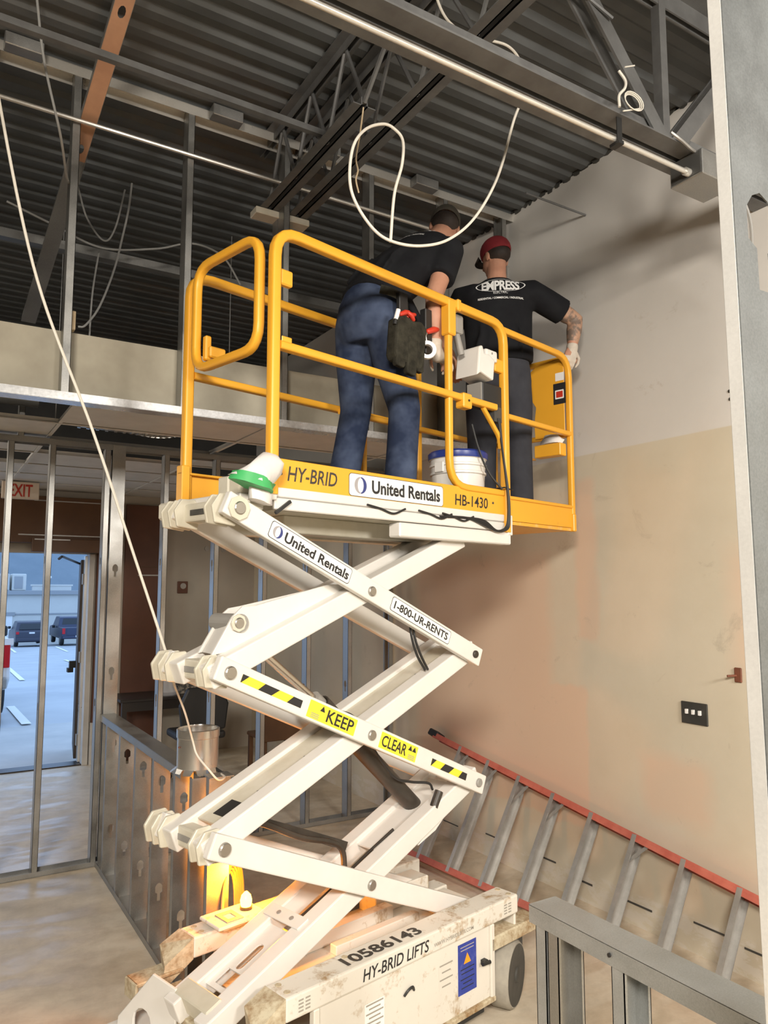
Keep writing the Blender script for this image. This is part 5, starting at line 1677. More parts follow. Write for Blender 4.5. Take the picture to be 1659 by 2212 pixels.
# sheet bundle with green tape at the left corner of the platform
pc = thing('document_pouch', 'crumpled white sheet with a green taped edge hanging at the left deck corner', 'pouch', LIFT, RZ, local=True)
random.seed(5)
rows = [((-0.005, -0.03, 2.405), 0.035, 0.02), ((-0.02, -0.045, 2.38), 0.05, 0.03), ((-0.055, -0.05, 2.345), 0.065, 0.035), ((-0.085, -0.045, 2.312), 0.078, 0.04), ((-0.10, -0.04, 2.295), 0.085, 0.045)]


def bundle(rws, n=16):
    m = MB()
    vs = []
    for c, rx, ry in rws:
        for k in range(n):
            a = 2 * math.pi * k / n
            w = 1 + 0.16 * math.sin(3 * a + c[2] * 60) + random.uniform(-0.06, 0.06)
            vs.append((c[0] + rx * w * math.cos(a), c[1] + ry * w * math.sin(a), c[2] + 0.22 * rx * math.cos(a) * -1))
    fs = []
    for i in range(len(rws) - 1):
        for k in range(n):
            fs.append((i * n + k, i * n + (k + 1) % n, (i + 1) * n + (k + 1) % n, (i + 1) * n + k))
    fs.append(tuple(range(n)))
    fs.append(tuple((len(rws) - 1) * n + k for k in range(n)))
    return m.add(vs, fs)


bundle(rows).build('sheet', M['paper'], pc, smooth=True, angle=70)
bundle([((-0.088, -0.045, 2.312), 0.083, 0.044), ((-0.10, -0.042, 2.275), 0.09, 0.047)]).build('green_tape', M['green_tape'], pc, smooth=True)
bundle([((-0.055, -0.025, 2.27), 0.045, 0.03), ((-0.05, -0.02, 2.225), 0.048, 0.03)]).build('sheet_tail', M['paper'], pc, smooth=True)

# paint bucket standing on the deck
bkx, bky = 1.40, 0.20
bk = thing('paint_bucket', 'white ribbed plastic bucket with a blue lid standing on the deck', 'bucket', LIFT, RZ, local=True)
m = MB()
m.lathe([(0.128, 0), (0.132, 0.012), (0.142, 0.235), (0.150, 0.24), (0.150, 0.25), (0.143, 0.255), (0.145, 0.278), (0.153, 0.282), (0.153, 0.292), (0.146, 0.297), (0.147, 0.318), (0.155, 0.322), (0.155, 0.335), (0.150, 0.34)], (bkx, bky, DZ + 0.001), 36)
m.build('tub', M['bucket'], bk, smooth=True)
m = MB()
m.lathe([(0.157, 0.322), (0.160, 0.33), (0.160, 0.352), (0.150, 0.362), (0.135, 0.362), (0.13, 0.352), (0.02, 0.35)], (bkx, bky, DZ + 0.001), 36)
m.build('lid', M['blue_lid'], bk, smooth=True)
MB().box(bkx - 0.16, bkx - 0.148, bky - 0.03, bky + 0.03, DZ + 0.245, DZ + 0.30).build('handle_lug', M['bucket'], bk, bev=0.004)
# drink bottle in the tray and a rag
m = MB()
m.lathe([(0.026, 0), (0.030, 0.01), (0.030, 0.10), (0.012, 0.14), (0.012, 0.155)], (2.19, 0.30, 2.71), 16)
bt = thing('drink_bottle', 'small pale blue bottle beside the guard panel tray', 'bottle', LIFT, RZ, local=True)
m.build('bottle', M['blue_cap'], bt, smooth=True)
MB().box(2.15, 2.25, 0.26, 0.34, 2.70, 2.71).build('shelf', YE, sl)
bundle([((2.205, 0.12, 2.775), 0.03, 0.07), ((2.205, 0.12, 2.80), 0.033, 0.075), ((2.205, 0.12, 2.83), 0.02, 0.04)]).build('rag', M['paper'], smooth=True)
rg = bpy.data.objects['rag']
rg.parent = None
rg.location = Matrix.Translation(LIFT) @ Matrix.Rotation(RZ, 4, 'Z') @ rg.location
rg.rotation_euler = (0, 0, RZ)
tag(rg, 'crumpled white rag lying in the yellow tray below the guard panel', 'rag')
# ------------------------------------------------------------------ the two workers (built in the lift's frame)
from mathutils.bvhtree import BVHTree


def thing_l(name, label, cat, loc, group=None):
    """a thing standing in the lift's frame"""
    w = Matrix.Translation(LIFT) @ Matrix.Rotation(RZ, 4, 'Z') @ Vector(loc)
    o = thing(name, label, cat, w, RZ, group)
    OFF[o.name] = Vector(loc)
    return o


def limb(m, pts, radii, n=14, side=None, caps=True):
    """closed tapering limb through pts; radii scalar or (across side, other)"""
    P = [V(p) for p in pts]
    R = [(r, r) if isinstance(r, (int, float)) else r for r in radii]
    N = len(P)
    rings = []
    last = V(side) if side is not None else None
    tans = []
    for i in range(N):
        t = (P[min(i + 1, N - 1)] - P[max(i - 1, 0)]).normalized()
        tans.append(t)
        a = last if last is not None else t.orthogonal()
        a = (a - t * a.dot(t)).normalized()
        last = a
        b = t.cross(a)
        rings.append((P[i], a, b, R[i][0], R[i][1]))
    seq = []
    if caps:
        c, a, b, ra, rb = rings[0]
        k = min(ra, rb)
        seq += [(c - tans[0] * k * 0.8, a, b, ra * 0.35, rb * 0.35), (c - tans[0] * k * 0.5, a, b, ra * 0.8, rb * 0.8)]
    seq += rings
    if caps:
        c, a, b, ra, rb = rings[-1]
        k = min(ra, rb)
        seq += [(c + tans[-1] * k * 0.5, a, b, ra * 0.8, rb * 0.8), (c + tans[-1] * k * 0.8, a, b, ra * 0.35, rb * 0.35)]
    vs = []
    for c, a, b, ra, rb in seq:
        for k in range(n):
            w = 2 * math.pi * k / n
            vs.append(c + a * ra * math.cos(w) + b * rb * math.sin(w))
    L = len(seq)
    fs = [(i * n + k, i * n + (k + 1) % n, (i + 1) * n + (k + 1) % n, (i + 1) * n + k) for i in range(L - 1) for k in range(n)]
    fs += [tuple(reversed(range(n))), tuple((L - 1) * n + k for k in range(n))]
    return m.add(vs, fs)


def ell(m, c, ax, ay, az, n=18, k=10):
    """ellipsoid with axis vectors"""
    c, ax, ay, az = V(c), V(ax), V(ay), V(az)
    vs = [c - az]
    for i in range(1, k):
        t = -math.pi / 2 + math.pi * i / k
        for j in range(n):
            w = 2 * math.pi * j / n
            vs.append(c + ax * math.cos(t) * math.cos(w) + ay * math.cos(t) * math.sin(w) + az * math.sin(t))
    vs.append(c + az)
    fs = [(0, 1 + (j + 1) % n, 1 + j) for j in range(n)]
    for i in range(k - 2):
        for j in range(n):
            fs.append((1 + i * n + j, 1 + i * n + (j + 1) % n, 1 + (i + 1) * n + (j + 1) % n, 1 + (i + 1) * n + j))
    b = 1 + (k - 2) * n
    fs += [(b + j, b + (j + 1) % n, len(vs) - 1) for j in range(n)]
    return m.add(vs, fs)


def skin_build(m, name, mat, parent, voxel, smooth=6, fac=0.5, label=None):
    """join the limbs into one continuous smooth surface"""
    o = m.build(name, mat, parent, label=label)
    r = o.modifiers.new('r', 'REMESH')
    r.mode = 'VOXEL'
    r.voxel_size = voxel
    s = o.modifiers.new('s', 'SMOOTH')
    s.factor = fac
    s.iterations = smooth
    dg = bpy.context.evaluated_depsgraph_get()
    me = bpy.data.meshes.new_from_object(o.evaluated_get(dg))
    o.modifiers.clear()
    o.data = me
    me.materials.clear()
    me.materials.append(mat)
    me.shade_smooth()
    return o


def hand(m, w, d, n, curl, thumb_side, s=1.0, spread=1.0):
    """palm and five separate fingers: w wrist, d palm direction, n the side the fingers close to"""
    w, d, n = V(w), V(d).normalized(), V(n)
    n = (n - d * n.dot(d)).normalized()
    sd = d.cross(n) * thumb_side
    k = w + d * 0.085 * s
    limb(m, [w - d * 0.03, w, w + d * 0.045 * s, k], [(0.026 * s, 0.021 * s), (0.028 * s, 0.02 * s), (0.040 * s, 0.017 * s), (0.040 * s, 0.013 * s)], 12, sd)
    for i, (off, L) in enumerate(((0.031, 0.070), (0.0105, 0.079), (-0.0105, 0.074), (-0.031, 0.058))):
        p = k + sd * off * s * spread - d * 0.008
        pts = [p - d * 0.012, p]
        dd = d.copy()
        for j, fr in enumerate((0.42, 0.32, 0.26)):
            a = curl[j]
            dd = (dd * math.cos(a) + n * math.sin(a)).normalized()
            nn_ = (n - dd * n.dot(dd))
            p = p + dd * L * fr * s
            pts.append(p)
            n2 = (-d * 0 + n)
            # turn the curl axis with the finger
            d_, n_ = dd, (n - dd * n.dot(dd))
            if n_.length > 1e-3:
                n = n_.normalized()
        limb(m, pts, [0.010 * s, 0.0098 * s, 0.009 * s, 0.0085 * s, 0.007 * s], 8)
        n = V(HN)
        n = (n - d * n.dot(d)).normalized()
    t0 = w + d * 0.022 * s + sd * 0.028 * s
    t1 = t0 + (sd * 0.75 + d * 0.45 + n * 0.45).normalized() * 0.038 * s
    t2 = t1 + (sd * 0.15 + d * 0.75 + n * 0.6).normalized() * 0.030 * s
    t3 = t2 + (-sd * 0.2 + d * 0.7 + n * 0.6).normalized() * 0.022 * s
    limb(m, [t0 - sd * 0.012, t0, t1, t2, t3], [0.013 * s, 0.013 * s, 0.011 * s, 0.010 * s, 0.008 * s], 8)


def head_shape(m, c, fw, up, s=1.0):
    fw, up = V(fw).normalized(), V(up)
    up = (up - fw * up.dot(fw)).normalized()
    rt = fw.cross(up)
    c = V(c)
    ell(m, c + up * 0.03 * s, rt * 0.076 * s, fw * 0.095 * s, up * 0.088 * s)
    ell(m, c + fw * 0.022 * s - up * 0.035 * s, rt * 0.064 * s, fw * 0.072 * s, up * 0.078 * s)
    ell(m, c + fw * 0.05 * s - up * 0.085 * s, rt * 0.036 * s, fw * 0.036 * s, up * 0.024 * s)
    limb(m, [c + fw * 0.085 * s + up * 0.012 * s, c + fw * 0.108 * s - up * 0.028 * s], [0.009 * s, 0.016 * s], 8)
    limb(m, [c + fw * 0.086 * s - up * 0.058 * s - rt * 0.02 * s, c + fw * 0.09 * s - up * 0.057 * s, c + fw * 0.086 * s - up * 0.058 * s + rt * 0.02 * s], [0.006, 0.009, 0.006], 8)
    for sg in (-1, 1):
        ell(m, c + rt * (sg * 0.078 * s) - fw * 0.008 * s - up * 0.012 * s, rt * 0.010 * s, fw * 0.020 * s, up * 0.032 * s, 10, 6)
        ell(m, c + rt * (sg * 0.032 * s) + fw * 0.076 * s + up * 0.03 * s, rt * 0.026, fw * 0.012, up * 0.008, 10, 6)
    return rt, fw, up


def eyes(parent, c, rt, fw, up):
    for sg in (-1, 1):
        p = c + rt * (sg * 0.031) + fw * 0.083 + up * 0.010
        m = MB()
        ell(m, p, rt * 0.012, fw * 0.010, up * 0.008, 10, 6)
        e = m.build('eye', M['decal_white'], parent, smooth=True)
        m = MB()
        ell(m, p + fw * 0.007, rt * 0.006, fw * 0.005, up * 0.006, 8, 5)
        m.build('iris', M['hair'], e, smooth=True)


def cloth_print(items, shirt, ray_dir, parent):
    """lay printed words on the cloth: project the letters along ray_dir onto the shirt mesh"""
    off = OFF[shirt.name]
    bv = BVHTree.FromPolygons([v.co + off for v in shirt.data.vertices], [tuple(p.vertices) for p in shirt.data.polygons])
    rd = V(ray_dir).normalized()
    for o in items:
        po = OFF[o.name]
        for v in o.data.vertices:
            w = v.co + po - rd * 0.5
            h = bv.ray_cast(w, rd, 1.5)
            if h[0] is not None:
                v.co = h[0] - rd * 0.0035 - po


# ---- worker in the red cap: back to the camera, right hand on the end of the rail
GB = Vector((1.95, 0.32, DZ))
fB = Vector((math.cos(rad(36)), math.sin(rad(36)), 0))
rB = Vector((math.sin(rad(36)), -math.cos(rad(36)), 0))


def b(a, c, h):
    return GB + rB * a + fB * c + Vector((0, 0, h))


wb_ = thing_l('person', 'person in a red cap, black lettered shirt and charcoal trousers, hand on the rail', 'person', GB, 'workers on the lift platform')
shR, elR, wrR = b(0.205, 0.0, 1.435), Vector((2.335, 0.010, 3.56)), Vector((2.305, 0.02, 3.385))
shL, elL, wrL = b(-0.205, 0.02, 1.435), b(-0.34, 0.10, 1.17), b(-0.27, 0.30, 1.06)
hc = b(-0.005, 0.025, 1.685)
lookB = (fB * 0.74 - rB * 0.67 - Vector((0, 0, 0.12))).normalized()
# skin: one continuous figure
m = MB()
rt, fw, up = head_shape(m, hc, lookB, (0, 0, 1))
limb(m, [b(0, -0.01, 1.40), b(0, -0.005, 1.50), b(0, 0.01, 1.58), b(0, 0.02, 1.66)], [0.085, 0.063, 0.058, 0.06])
limb(m, [b(0, 0, 0.86), b(0, 0, 1.05), b(0, 0, 1.25), b(0, 0, 1.40)], [(0.14, 0.09), (0.15, 0.09), (0.17, 0.09), (0.16, 0.08)], 16, rB)
for s_, e_, w_ in ((shR, elR, wrR), (shL, elL, wrL)):
    limb(m, [b(0.1 if s_ is shR else -0.1, 0, 1.42), s_, interp(s_, e_, 0.5), e_, interp(e_, w_, 0.35), w_], [0.05, 0.058, 0.054, 0.046, 0.046, 0.030])
for sg in (-1, 1):
    limb(m, [b(sg * 0.095, 0, 0.90), b(sg * 0.10, 0.015, 0.50), b(sg * 0.10, -0.01, 0.30), b(sg * 0.10, 0.0, 0.08)], [0.075, 0.05, 0.05, 0.035])
HN = (-0.5, 0.9, -0.5)
HN = (-0.2, 0.3, -1)
hand(m, wrR, Vector((-0.45, 0.02, -1.0)), HN, (0.5, 0.7, 0.5), 1, 0.92)
HN = (0, 0, -1)
hand(m, wrL, fB, HN, (0.4, 0.6, 0.5), 1, 0.95)
body = skin_build(m, 'body', M['skin'], wb_, 0.0065, 4)
eyes(body, hc, rt, fw, up)
# forearm with tattoos (thin sleeve of inked skin)
m = MB()
limb(m, [interp(shR, elR, 0.62), interp(shR, elR, 0.85), elR, interp(elR, wrR, 0.35), interp(elR, wrR, 0.8)], [0.0562, 0.0525, 0.0485, 0.0485, 0.0375])
skin_build(m, 'tattooed_forearm', M['skin_tattoo'], wb_, 0.008, 4, label='forearm covered in dark tattoos')
# glove on the rail hand
m = MB()
HN = (-0.2, 0.3, -1)
hand(m, wrR + Vector((0.002, 0, -0.01)), Vector((-0.45, 0.02, -1.0)), HN, (0.5, 0.7, 0.5), 1, 1.05)
limb(m, [wrR + Vector((0.002, 0, 0.006)), wrR - Vector((0, 0, 0.02))], [0.036, 0.034], 14)
skin_build(m, 'glove', M['glove'], wb_, 0.006, 3)
# shirt
m = MB()
limb(m, [b(0.01, 0.0, 1.0), b(0.01, 0.0, 1.05), b(0.005, 0.0, 1.15), b(0, -0.005, 1.28), b(0, -0.005, 1.39), b(0, 0.0, 1.47), b(0, 0.0, 1.525)], [(0.200, 0.136), (0.203, 0.138), (0.202, 0.132), (0.210, 0.132), (0.216, 0.124), (0.165, 0.095), (0.078, 0.072)], 24, rB, caps=False)
for s_, e_ in ((shR, elR), (shL, elL)):
    sg = 1 if s_ is shR else -1
    limb(m, [b(sg * 0.08, 0, 1.41), b(sg * 0.15, 0, 1.42), s_, interp(s_, e_, 0.35), interp(s_, e_, 0.72)], [0.09, 0.092, 0.083, 0.082, 0.080], 16, caps=False)
# soft folds
for k in range(5):
    a0 = -0.13 + 0.065 * k
    limb(m, [b(a0, -0.118, 1.05), b(a0 * 0.9 + 0.02, -0.12, 1.16), b(a0 * 0.8, -0.118, 1.24)], [0.014, 0.012, 0.004], 8)
shirtB = skin_build(m, 'shirt', M['shirt'], wb_, 0.011, 5)
# trousers
m = MB()
limb(m, [b(0, 0.0, 1.04), b(0, 0.0, 0.96), b(0, -0.01, 0.88), b(0, 0, 0.80)], [(0.180, 0.122), (0.192, 0.134), (0.198, 0.14), (0.17, 0.115)], 22, rB, caps=False)
for sg in (-1, 1):
    limb(m, [b(sg * 0.085, -0.005, 0.90), b(sg * 0.097, 0.0, 0.74), b(sg * 0.105, 0.012, 0.50), b(sg * 0.108, -0.005, 0.30), b(sg * 0.108, 0.0, 0.10), b(sg * 0.108, 0.0, 0.04)], [0.110, 0.105, 0.088, 0.086, 0.088, 0.092], 18, caps=False)
    for hh in (0.56, 0.47, 0.13, 0.08):
        limb(m, [b(sg * 0.105 - 0.06, -0.045, hh), b(sg * 0.105, -0.072, hh + 0.02), b(sg * 0.105 + 0.06, -0.045, hh - 0.01)], [0.006, 0.014, 0.006], 8)
skin_build(m, 'trousers', M['trouser'], wb_, 0.012, 4)
for sg in (-1, 1):
    m = MB()
    limb(m, [b(sg * 0.108, -0.07, 0.042), b(sg * 0.108, 0.0, 0.045), b(sg * 0.112, 0.10, 0.038), b(sg * 0.115, 0.17, 0.03)], [(0.038, 0.040), (0.042, 0.045), (0.046, 0.036), (0.036, 0.026)], 14, rB)
    limb(m, [b(sg * 0.108, -0.02, 0.05), b(sg * 0.108, -0.02, 0.14)], [0.046, 0.05], 14)
    skin_build(m, 'boot', M['boot'], wb_, 0.008, 3)
# cap, bill, hair
m = MB()
ell(m, hc + up * 0.042 - fw * 0.004, rt * 0.088, fw * 0.106, up * 0.090, 24, 12)
o = m.build('cap', M['cap_red'], wb_, smooth=True)
bm = bmesh.new(); bm.from_mesh(o.data)
cutz = up.dot(hc + up * 0.028 - OFF[o.name])
bmesh.ops.bisect_plane(bm, geom=bm.verts[:] + bm.edges[:] + bm.faces[:], plane_co=hc + up * 0.010 - fw * 0.0 - OFF[o.name], plane_no=up + fw * 0.12, clear_inner=True)
bm.to_mesh(o.data); bm.free()
o.data.shade_smooth()
so = o.modifiers.new('solid', 'SOLIDIFY')
so.thickness = 0.003
m = MB()
vs = []
for k in range(11):
    t = -1 + 0.2 * k
    base = hc + up * 0.024 + fw * (0.100 * math.sqrt(max(0.05, 1 - 0.45 * t * t))) + rt * (0.075 * t)
    tip = base + fw * (0.062 * math.sqrt(max(0.0, 1 - t * t)) + 0.004) - up * (0.010 + 0.010 * t * t)
    vs += [base, tip]
m.add(vs, [(2 * k, 2 * k + 1, 2 * k + 3, 2 * k + 2) for k in range(10)])
o = m.build('cap_bill', M['hair'], wb_, smooth=True, label='dark cap bill')
so = o.modifiers.new('solid', 'SOLIDIFY')
so.thickness = 0.004
m = MB()
ell(m, hc + up * 0.012 - fw * 0.014, rt * 0.081, fw * 0.090, up * 0.066, 22, 10)
o = m.build('hair', M['hair'], wb_, smooth=True)
bm = bmesh.new(); bm.from_mesh(o.data)
bmesh.ops.bisect_plane(bm, geom=bm.verts[:] + bm.edges[:] + bm.faces[:], plane_co=hc - fw * 0.004 - OFF[o.name], plane_no=fw - up * 0.25, clear_outer=True)
bm.to_mesh(o.data); bm.free()
# back print
bu = Vector((0, 0, 1))
bc_ = b(0.02, -0.16, 1.455)
it = [lettering('EMPRESS', bc_, rB, bu, 0.225, 0.062, M['print_white'], shirtB, bold=0.035, sp=0.92, arch=0.22),
      lettering('ELECTRIC', bc_ - bu * 0.052, rB, bu, 0.085, 0.018, M['print_white'], shirtB, bold=0.0),
      lettering('RESIDENTIAL / COMMERCIAL / INDUSTRIAL', bc_ - bu * 0.088, rB, bu, 0.27, 0.013, M['print_white'], shirtB, bold=0.02)]
m = MB()
pts = [bc_ + rB * (0.148 * math.cos(t)) + bu * (0.047 * math.sin(t) * (0.75 + 0.25 * abs(math.sin(t)))) for t in [2 * math.pi * k / 40 for k in range(40)]]
pin_ = [bc_ + (p - bc_) * 0.955 for p in pts]
m.add(pts + pin_, [(k, (k + 1) % 40, 40 + (k + 1) % 40, 40 + k) for k in range(40)])
it.append(m.build('print_outline', M['print_white'], shirtB))
cloth_print(it, shirtB, fB, shirtB)

# ---- worker bent over the controls: faces along the deck
GA = Vector((0.86, 0.31, DZ))
wa_ = thing_l('person', 'person in blue jeans and tool belt bending forward, gloved hand on the control box', 'person', GA, 'workers on the lift platform')
SD = Vector((0, -1, 0))      # the worker's right
pel, t1, t2, t3, nk = Vector((0.84, 0.31, 3.24)), Vector((0.93, 0.305, 3.40)), Vector((1.06, 0.30, 3.555)), Vector((1.21, 0.295, 3.69)), Vector((1.32, 0.29, 3.79))
shR, elR, wrR = Vector((1.225, 0.105, 3.665)), Vector((1.065, 0.075, 3.36)), Vector((1.085, 0.085, 3.085))
shL, elL, wrL = Vector((1.225, 0.49, 3.665)), Vector((1.29, 0.50, 3.37)), Vector((1.44, 0.36, 3.22))
hcA = Vector((1.42, 0.295, 3.93))
lookA = Vector((0.60, 0.66, -0.42)).normalized()
m = MB()
rtA, fwA, upA = head_shape(m, hcA, lookA, (0.25, 0, 1))
limb(m, [t3, nk, interp(nk, hcA, 0.5), hcA - upA * 0.02], [0.085, 0.064, 0.058, 0.06])
limb(m, [pel, t1, t2, t3], [(0.145, 0.09), (0.15, 0.09), (0.165, 0.09), (0.16, 0.085)], 16, SD)
for s_, e_, w_ in ((shR, elR, wrR), (shL, elL, wrL)):
    limb(m, [interp(t3, s_, 0.4), s_, interp(s_, e_, 0.5), e_, interp(e_, w_, 0.35), w_], [0.05, 0.056, 0.052, 0.044, 0.046, 0.029])
kR, aR = Vector((0.955, 0.175, 2.78)), Vector((0.905, 0.165, 2.34))
kL, aL = Vector((0.875, 0.44, 2.80)), Vector((0.785, 0.455, 2.36))
hR, hL = Vector((0.865, 0.215, 3.17)), Vector((0.845, 0.405, 3.17))
for h_, k_, a_ in ((hR, kR, aR), (hL, kL, aL)):
    limb(m, [h_, interp(h_, k_, 0.5), k_, interp(k_, a_, 0.4), a_], [0.08, 0.07, 0.05, 0.05, 0.035])
HN = (0.1, 0.2, -1)
hand(m, wrR, Vector((0.85, 0.02, -0.32)), HN, (0.35, 0.5, 0.4), 1, 0.92)
HN = (0, 0, -1)
hand(m, wrL, Vector((0.8, -0.5, -0.3)), HN, (0.5, 0.6, 0.4), 1, 0.95)
bodyA = skin_build(m, 'body', M['skin'], wa_, 0.0065, 4)
eyes(bodyA, hcA, rtA, fwA, upA)
m = MB()
HN = (0.1, 0.2, -1)
hand(m, wrR, Vector((0.85, 0.02, -0.32)), HN, (0.35, 0.5, 0.4), 1, 1.06)
limb(m, [wrR + Vector((-0.004, 0, 0.05)), wrR + Vector((-0.002, 0, 0.02)), wrR + Vector((0.02, 0, -0.02))], [0.040, 0.035, 0.036], 14)
skin_build(m, 'glove', M['glove'], wa_, 0.006, 3)
m = MB()
limb(m, [Vector((0.835, 0.31, 3.325)), Vector((0.88, 0.308, 3.375)), t2 + Vector((0.0, 0, -0.005)), t3, interp(t3, nk, 0.6), nk + Vector((0.01, 0, 0.005))], [(0.182, 0.128), (0.186, 0.130), (0.200, 0.140), (0.212, 0.128), (0.16, 0.098), (0.078, 0.072)], 24, SD, caps=False)
for s_, e_ in ((shR, elR), (shL, elL)):
    limb(m, [interp(t3, s_, 0.4), interp(t3, s_, 0.75), s_, interp(s_, e_, 0.3), interp(s_, e_, 0.62)], [0.09, 0.09, 0.082, 0.080, 0.078], 16, caps=False)
# hem hanging free in front and on the right
limb(m, [Vector((0.93, 0.16, 3.36)), Vector((1.0, 0.13, 3.24)), Vector((1.03, 0.14, 3.16))], [(0.05, 0.03), (0.06, 0.025), (0.05, 0.015)], 12)
for k in range(4):
    y_ = 0.17 + 0.085 * k
    limb(m, [Vector((0.80, y_, 3.46)), Vector((0.90, y_ + 0.02, 3.575)), Vector((0.98, y_, 3.65))], [0.010, 0.014, 0.006], 8)
shirtA = skin_build(m, 'shirt', M['shirt'], wa_, 0.011, 5)
m = MB()
limb(m, [Vector((0.87, 0.31, 3.37)), Vector((0.845, 0.31, 3.29)), Vector((0.835, 0.31, 3.20)), Vector((0.845, 0.31, 3.12))], [(0.170, 0.125), (0.180, 0.140), (0.188, 0.150), (0.16, 0.12)], 22, SD, caps=False)
for h_, k_, a_ in ((hR, kR, aR), (hL, kL, aL)):
    limb(m, [h_ + Vector((0, 0, 0.04)), interp(h_, k_, 0.35), k_, interp(k_, a_, 0.45), a_, a_ - Vector((0.002, 0, 0.05))], [0.112, 0.104, 0.080, 0.078, 0.080, 0.086], 18, caps=False)
    for tt in (0.86, 0.97, 1.12, 1.75, 1.86):
        c_ = interp(h_, k_, tt) if tt <= 1 else interp(k_, a_, tt - 1)
        limb(m, [c_ + Vector((-0.05, -0.05, 0.0)), c_ + Vector((0.0, -0.074, 0.018)), c_ + Vector((0.06, -0.04, -0.008))], [0.006, 0.014, 0.006], 8)
skin_build(m, 'jeans', M['denim'], wa_, 0.012, 4)
for a_ in (aR, aL):
    m = MB()
    limb(m, [Vector((a_.x - 0.06, a_.y, DZ + 0.044)), Vector((a_.x, a_.y, DZ + 0.045)), Vector((a_.x + 0.10, a_.y, DZ + 0.038)), Vector((a_.x + 0.17, a_.y, DZ + 0.03))], [(0.038, 0.040), (0.042, 0.045), (0.046, 0.036), (0.036, 0.026)], 14, SD)
    limb(m, [Vector((a_.x - 0.01, a_.y, DZ + 0.05)), Vector((a_.x, a_.y, DZ + 0.14))], [0.046, 0.05], 14)
    skin_build(m, 'boot', M['boot'], wa_, 0.008, 3)
# knitted cap over short hair
m = MB()
ell(m, hcA + upA * 0.04 - fwA * 0.006, rtA * 0.086, fwA * 0.103, upA * 0.086, 24, 12)
o = m.build('cap', M['olive'], wa_, smooth=True)
bm = bmesh.new(); bm.from_mesh(o.data)
bmesh.ops.bisect_plane(bm, geom=bm.verts[:] + bm.edges[:] + bm.faces[:], plane_co=hcA + upA * 0.012 - OFF[o.name], plane_no=upA + fwA * 0.1, clear_inner=True)
bm.to_mesh(o.data); bm.free()
so = o.modifiers.new('solid', 'SOLIDIFY')
so.thickness = 0.003
m = MB()
ell(m, hcA + upA * 0.004 - fwA * 0.014, rtA * 0.080, fwA * 0.088, upA * 0.062, 22, 10)
o = m.build('hair', M['hair'], wa_, smooth=True)
bm = bmesh.new(); bm.from_mesh(o.data)
bmesh.ops.bisect_plane(bm, geom=bm.verts[:] + bm.edges[:] + bm.faces[:], plane_co=hcA - fwA * 0.02 - OFF[o.name], plane_no=fwA - upA * 0.25, clear_outer=True)
bm.to_mesh(o.data); bm.free()
# back print of the bent worker, seen at a grazing angle
ax_ = (nk - t2).normalized()
nb_ = ax_.cross(SD)
if nb_.z < 0:
    nb_ = -nb_
ct_ = interp(t2, nk, 0.62) + nb_ * 0.22
it = [lettering('EMPRESS', ct_ + ax_ * 0.03, SD, ax_, 0.225, 0.062, M['print_white'], shirtA, bold=0.035, sp=0.92, arch=0.22),
      lettering('RESIDENTIAL / COMMERCIAL / INDUSTRIAL', ct_ - ax_ * 0.06, SD, ax_, 0.25, 0.016, M['print_white'], shirtA, bold=0.02)]
cloth_print(it, shirtA, -nb_, shirtA)
# tool belt, pouch, tools
belt = thing_l('tool_belt', 'dark leather tool pouch with red-handled tools on the hip of the bent worker', 'tool belt', (0.86, 0.10, 2.98))
m = MB()
ring = [Vector((0.850 + 0.150 * math.cos(a), 0.31 + 0.215 * math.sin(a), 3.30 - 0.05 * math.cos(a))) for a in [rad(230 + 80 * k / 10) for k in range(11)]]
m.sweep(ring, rrect(0.006, 0.045, 0.002, 1), (0, 0, 1))
m.build('belt', M['leather'], belt, smooth=True)
m = MB()
m.prism([(-0.10, -0.09), (-0.085, -0.115), (0.08, -0.12), (0.10, -0.09), (0.105, 0.10), (0.06, 0.125), (0.0, 0.105), (-0.05, 0.115), (-0.105, 0.085)], (0.85, 0.10, 3.07), (1, 0, -0.12), (0.12, 0, 1), 0.07)
m.build('pouch', M['leather'], belt, bev=0.012, seg=2)
for x, z, w, h, yy in ((0.785, 3.02, 0.062, 0.15, 0.032), (0.855, 3.005, 0.066, 0.17, 0.026), (0.92, 3.015, 0.050, 0.14, 0.032)):
    m = MB()
    m.prism([(-w / 2, -h / 2), (-w * 0.38, -h * 0.58), (w * 0.38, -h * 0.58), (w / 2, -h / 2), (w / 2, h / 2), (w * 0.2, h * 0.42), (-w / 2, h * 0.5)], (x, yy + 0.03, z), (1, 0, -0.10), (0.10, 0, 1), 0.03)
    m.build('pocket', M['leather'], belt, bev=0.006, seg=2)
MB().box(0.815, 0.875, 0.075, 0.10, 3.17, 3.32).build('strap', M['black'], belt, bev=0.004)
MB().box(0.985, 1.035, 0.06, 0.10, 3.05, 3.28).build('strap', M['black'], belt, bev=0.004)
tl = 0
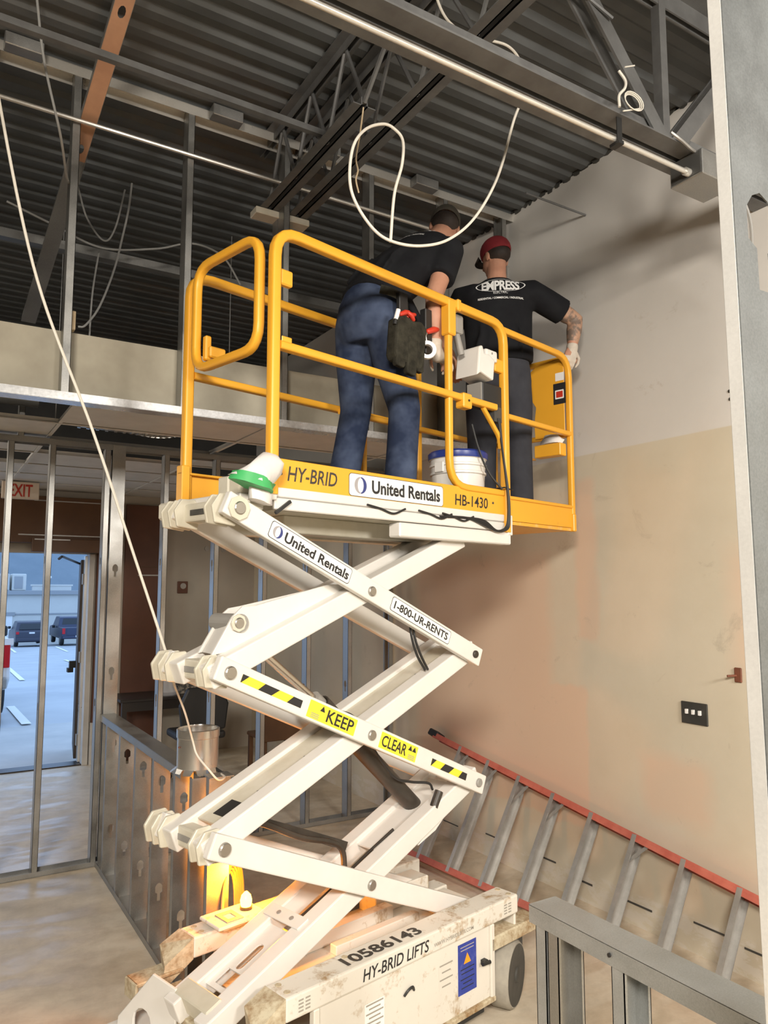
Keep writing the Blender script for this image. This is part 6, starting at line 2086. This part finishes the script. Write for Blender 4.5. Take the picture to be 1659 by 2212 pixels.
for x, y, z, dx, mat, lab, r in ((0.83, 0.06, 3.20, 0.03, 'red', 'red plier grip nearer the hip in the tool pouch', 0.013), (0.868, 0.055, 3.195, -0.02, 'red', 'red plier grip farther along the tool pouch', 0.013), (0.885, 0.07, 3.205, 0.03, 'red', 'red screwdriver grip at the front edge of the pouch', 0.012), (1.03, 0.055, 3.165, 0.035, 'red', 'red tool handle hanging forward of the pouch', 0.016)):
    t = thing_l('hand_tool', lab, 'tool', (x, y, z), 'red handled tools in the belt')
    m = MB()
    limb(m, [Vector((x - dx, y, z - 0.005)), Vector((x, y - 0.006, z + 0.012)), Vector((x + dx, y, z + 0.022))], [r * 0.85, r, r * 0.8], 10)
    m.build('handle', M['red'], t, smooth=True)
    MB().cyl((x - dx, y + 0.002, z - 0.005), (x - dx * 2.2, y + 0.01, z - 0.07), 0.006).build('shank', M['pin'], t)
t = thing_l('marker_pen', 'short white pen clipped to the back edge of the tool pouch', 'pen', (0.765, 0.05, 3.17))
MB().cyl((0.755, 0.045, 3.155), (0.768, 0.04, 3.205), 0.011).build('barrel', M['decal_white'], t, smooth=True)
MB().cyl((0.750, 0.046, 3.13), (0.755, 0.045, 3.155), 0.010).build('tip', M['black'], t, smooth=True)
m = MB()
tc_ = Vector((0.965, 0.035, 3.055))
m.lathe([(0.026, -0.012), (0.044, -0.012), (0.046, 0.0), (0.044, 0.012), (0.026, 0.012), (0.026, -0.012)], n=28, M=Matrix.Translation(tc_) @ Matrix.Rotation(rad(-38), 4, 'Z') @ Matrix.Rotation(rad(90), 4, 'X'))
t = thing_l('tape_roll', 'white roll of tape hanging from a clip on the tool belt', 'tape', tc_)
o = m.build('roll', M['decal_white'], t, smooth=True)
bm = bmesh.new(); bm.from_mesh(o.data)
bmesh.ops.delete(bm, geom=[f for f in bm.faces if len(f.verts) > 6], context='FACES')
bm.to_mesh(o.data); bm.free()
MB().tube([tc_ + Vector((0.0, 0, 0.03)), tc_ + Vector((-0.012, 0.0, 0.075)), Vector((0.945, 0.06, 3.16))], 0.004, 6).build('clip', M['alum'], t)
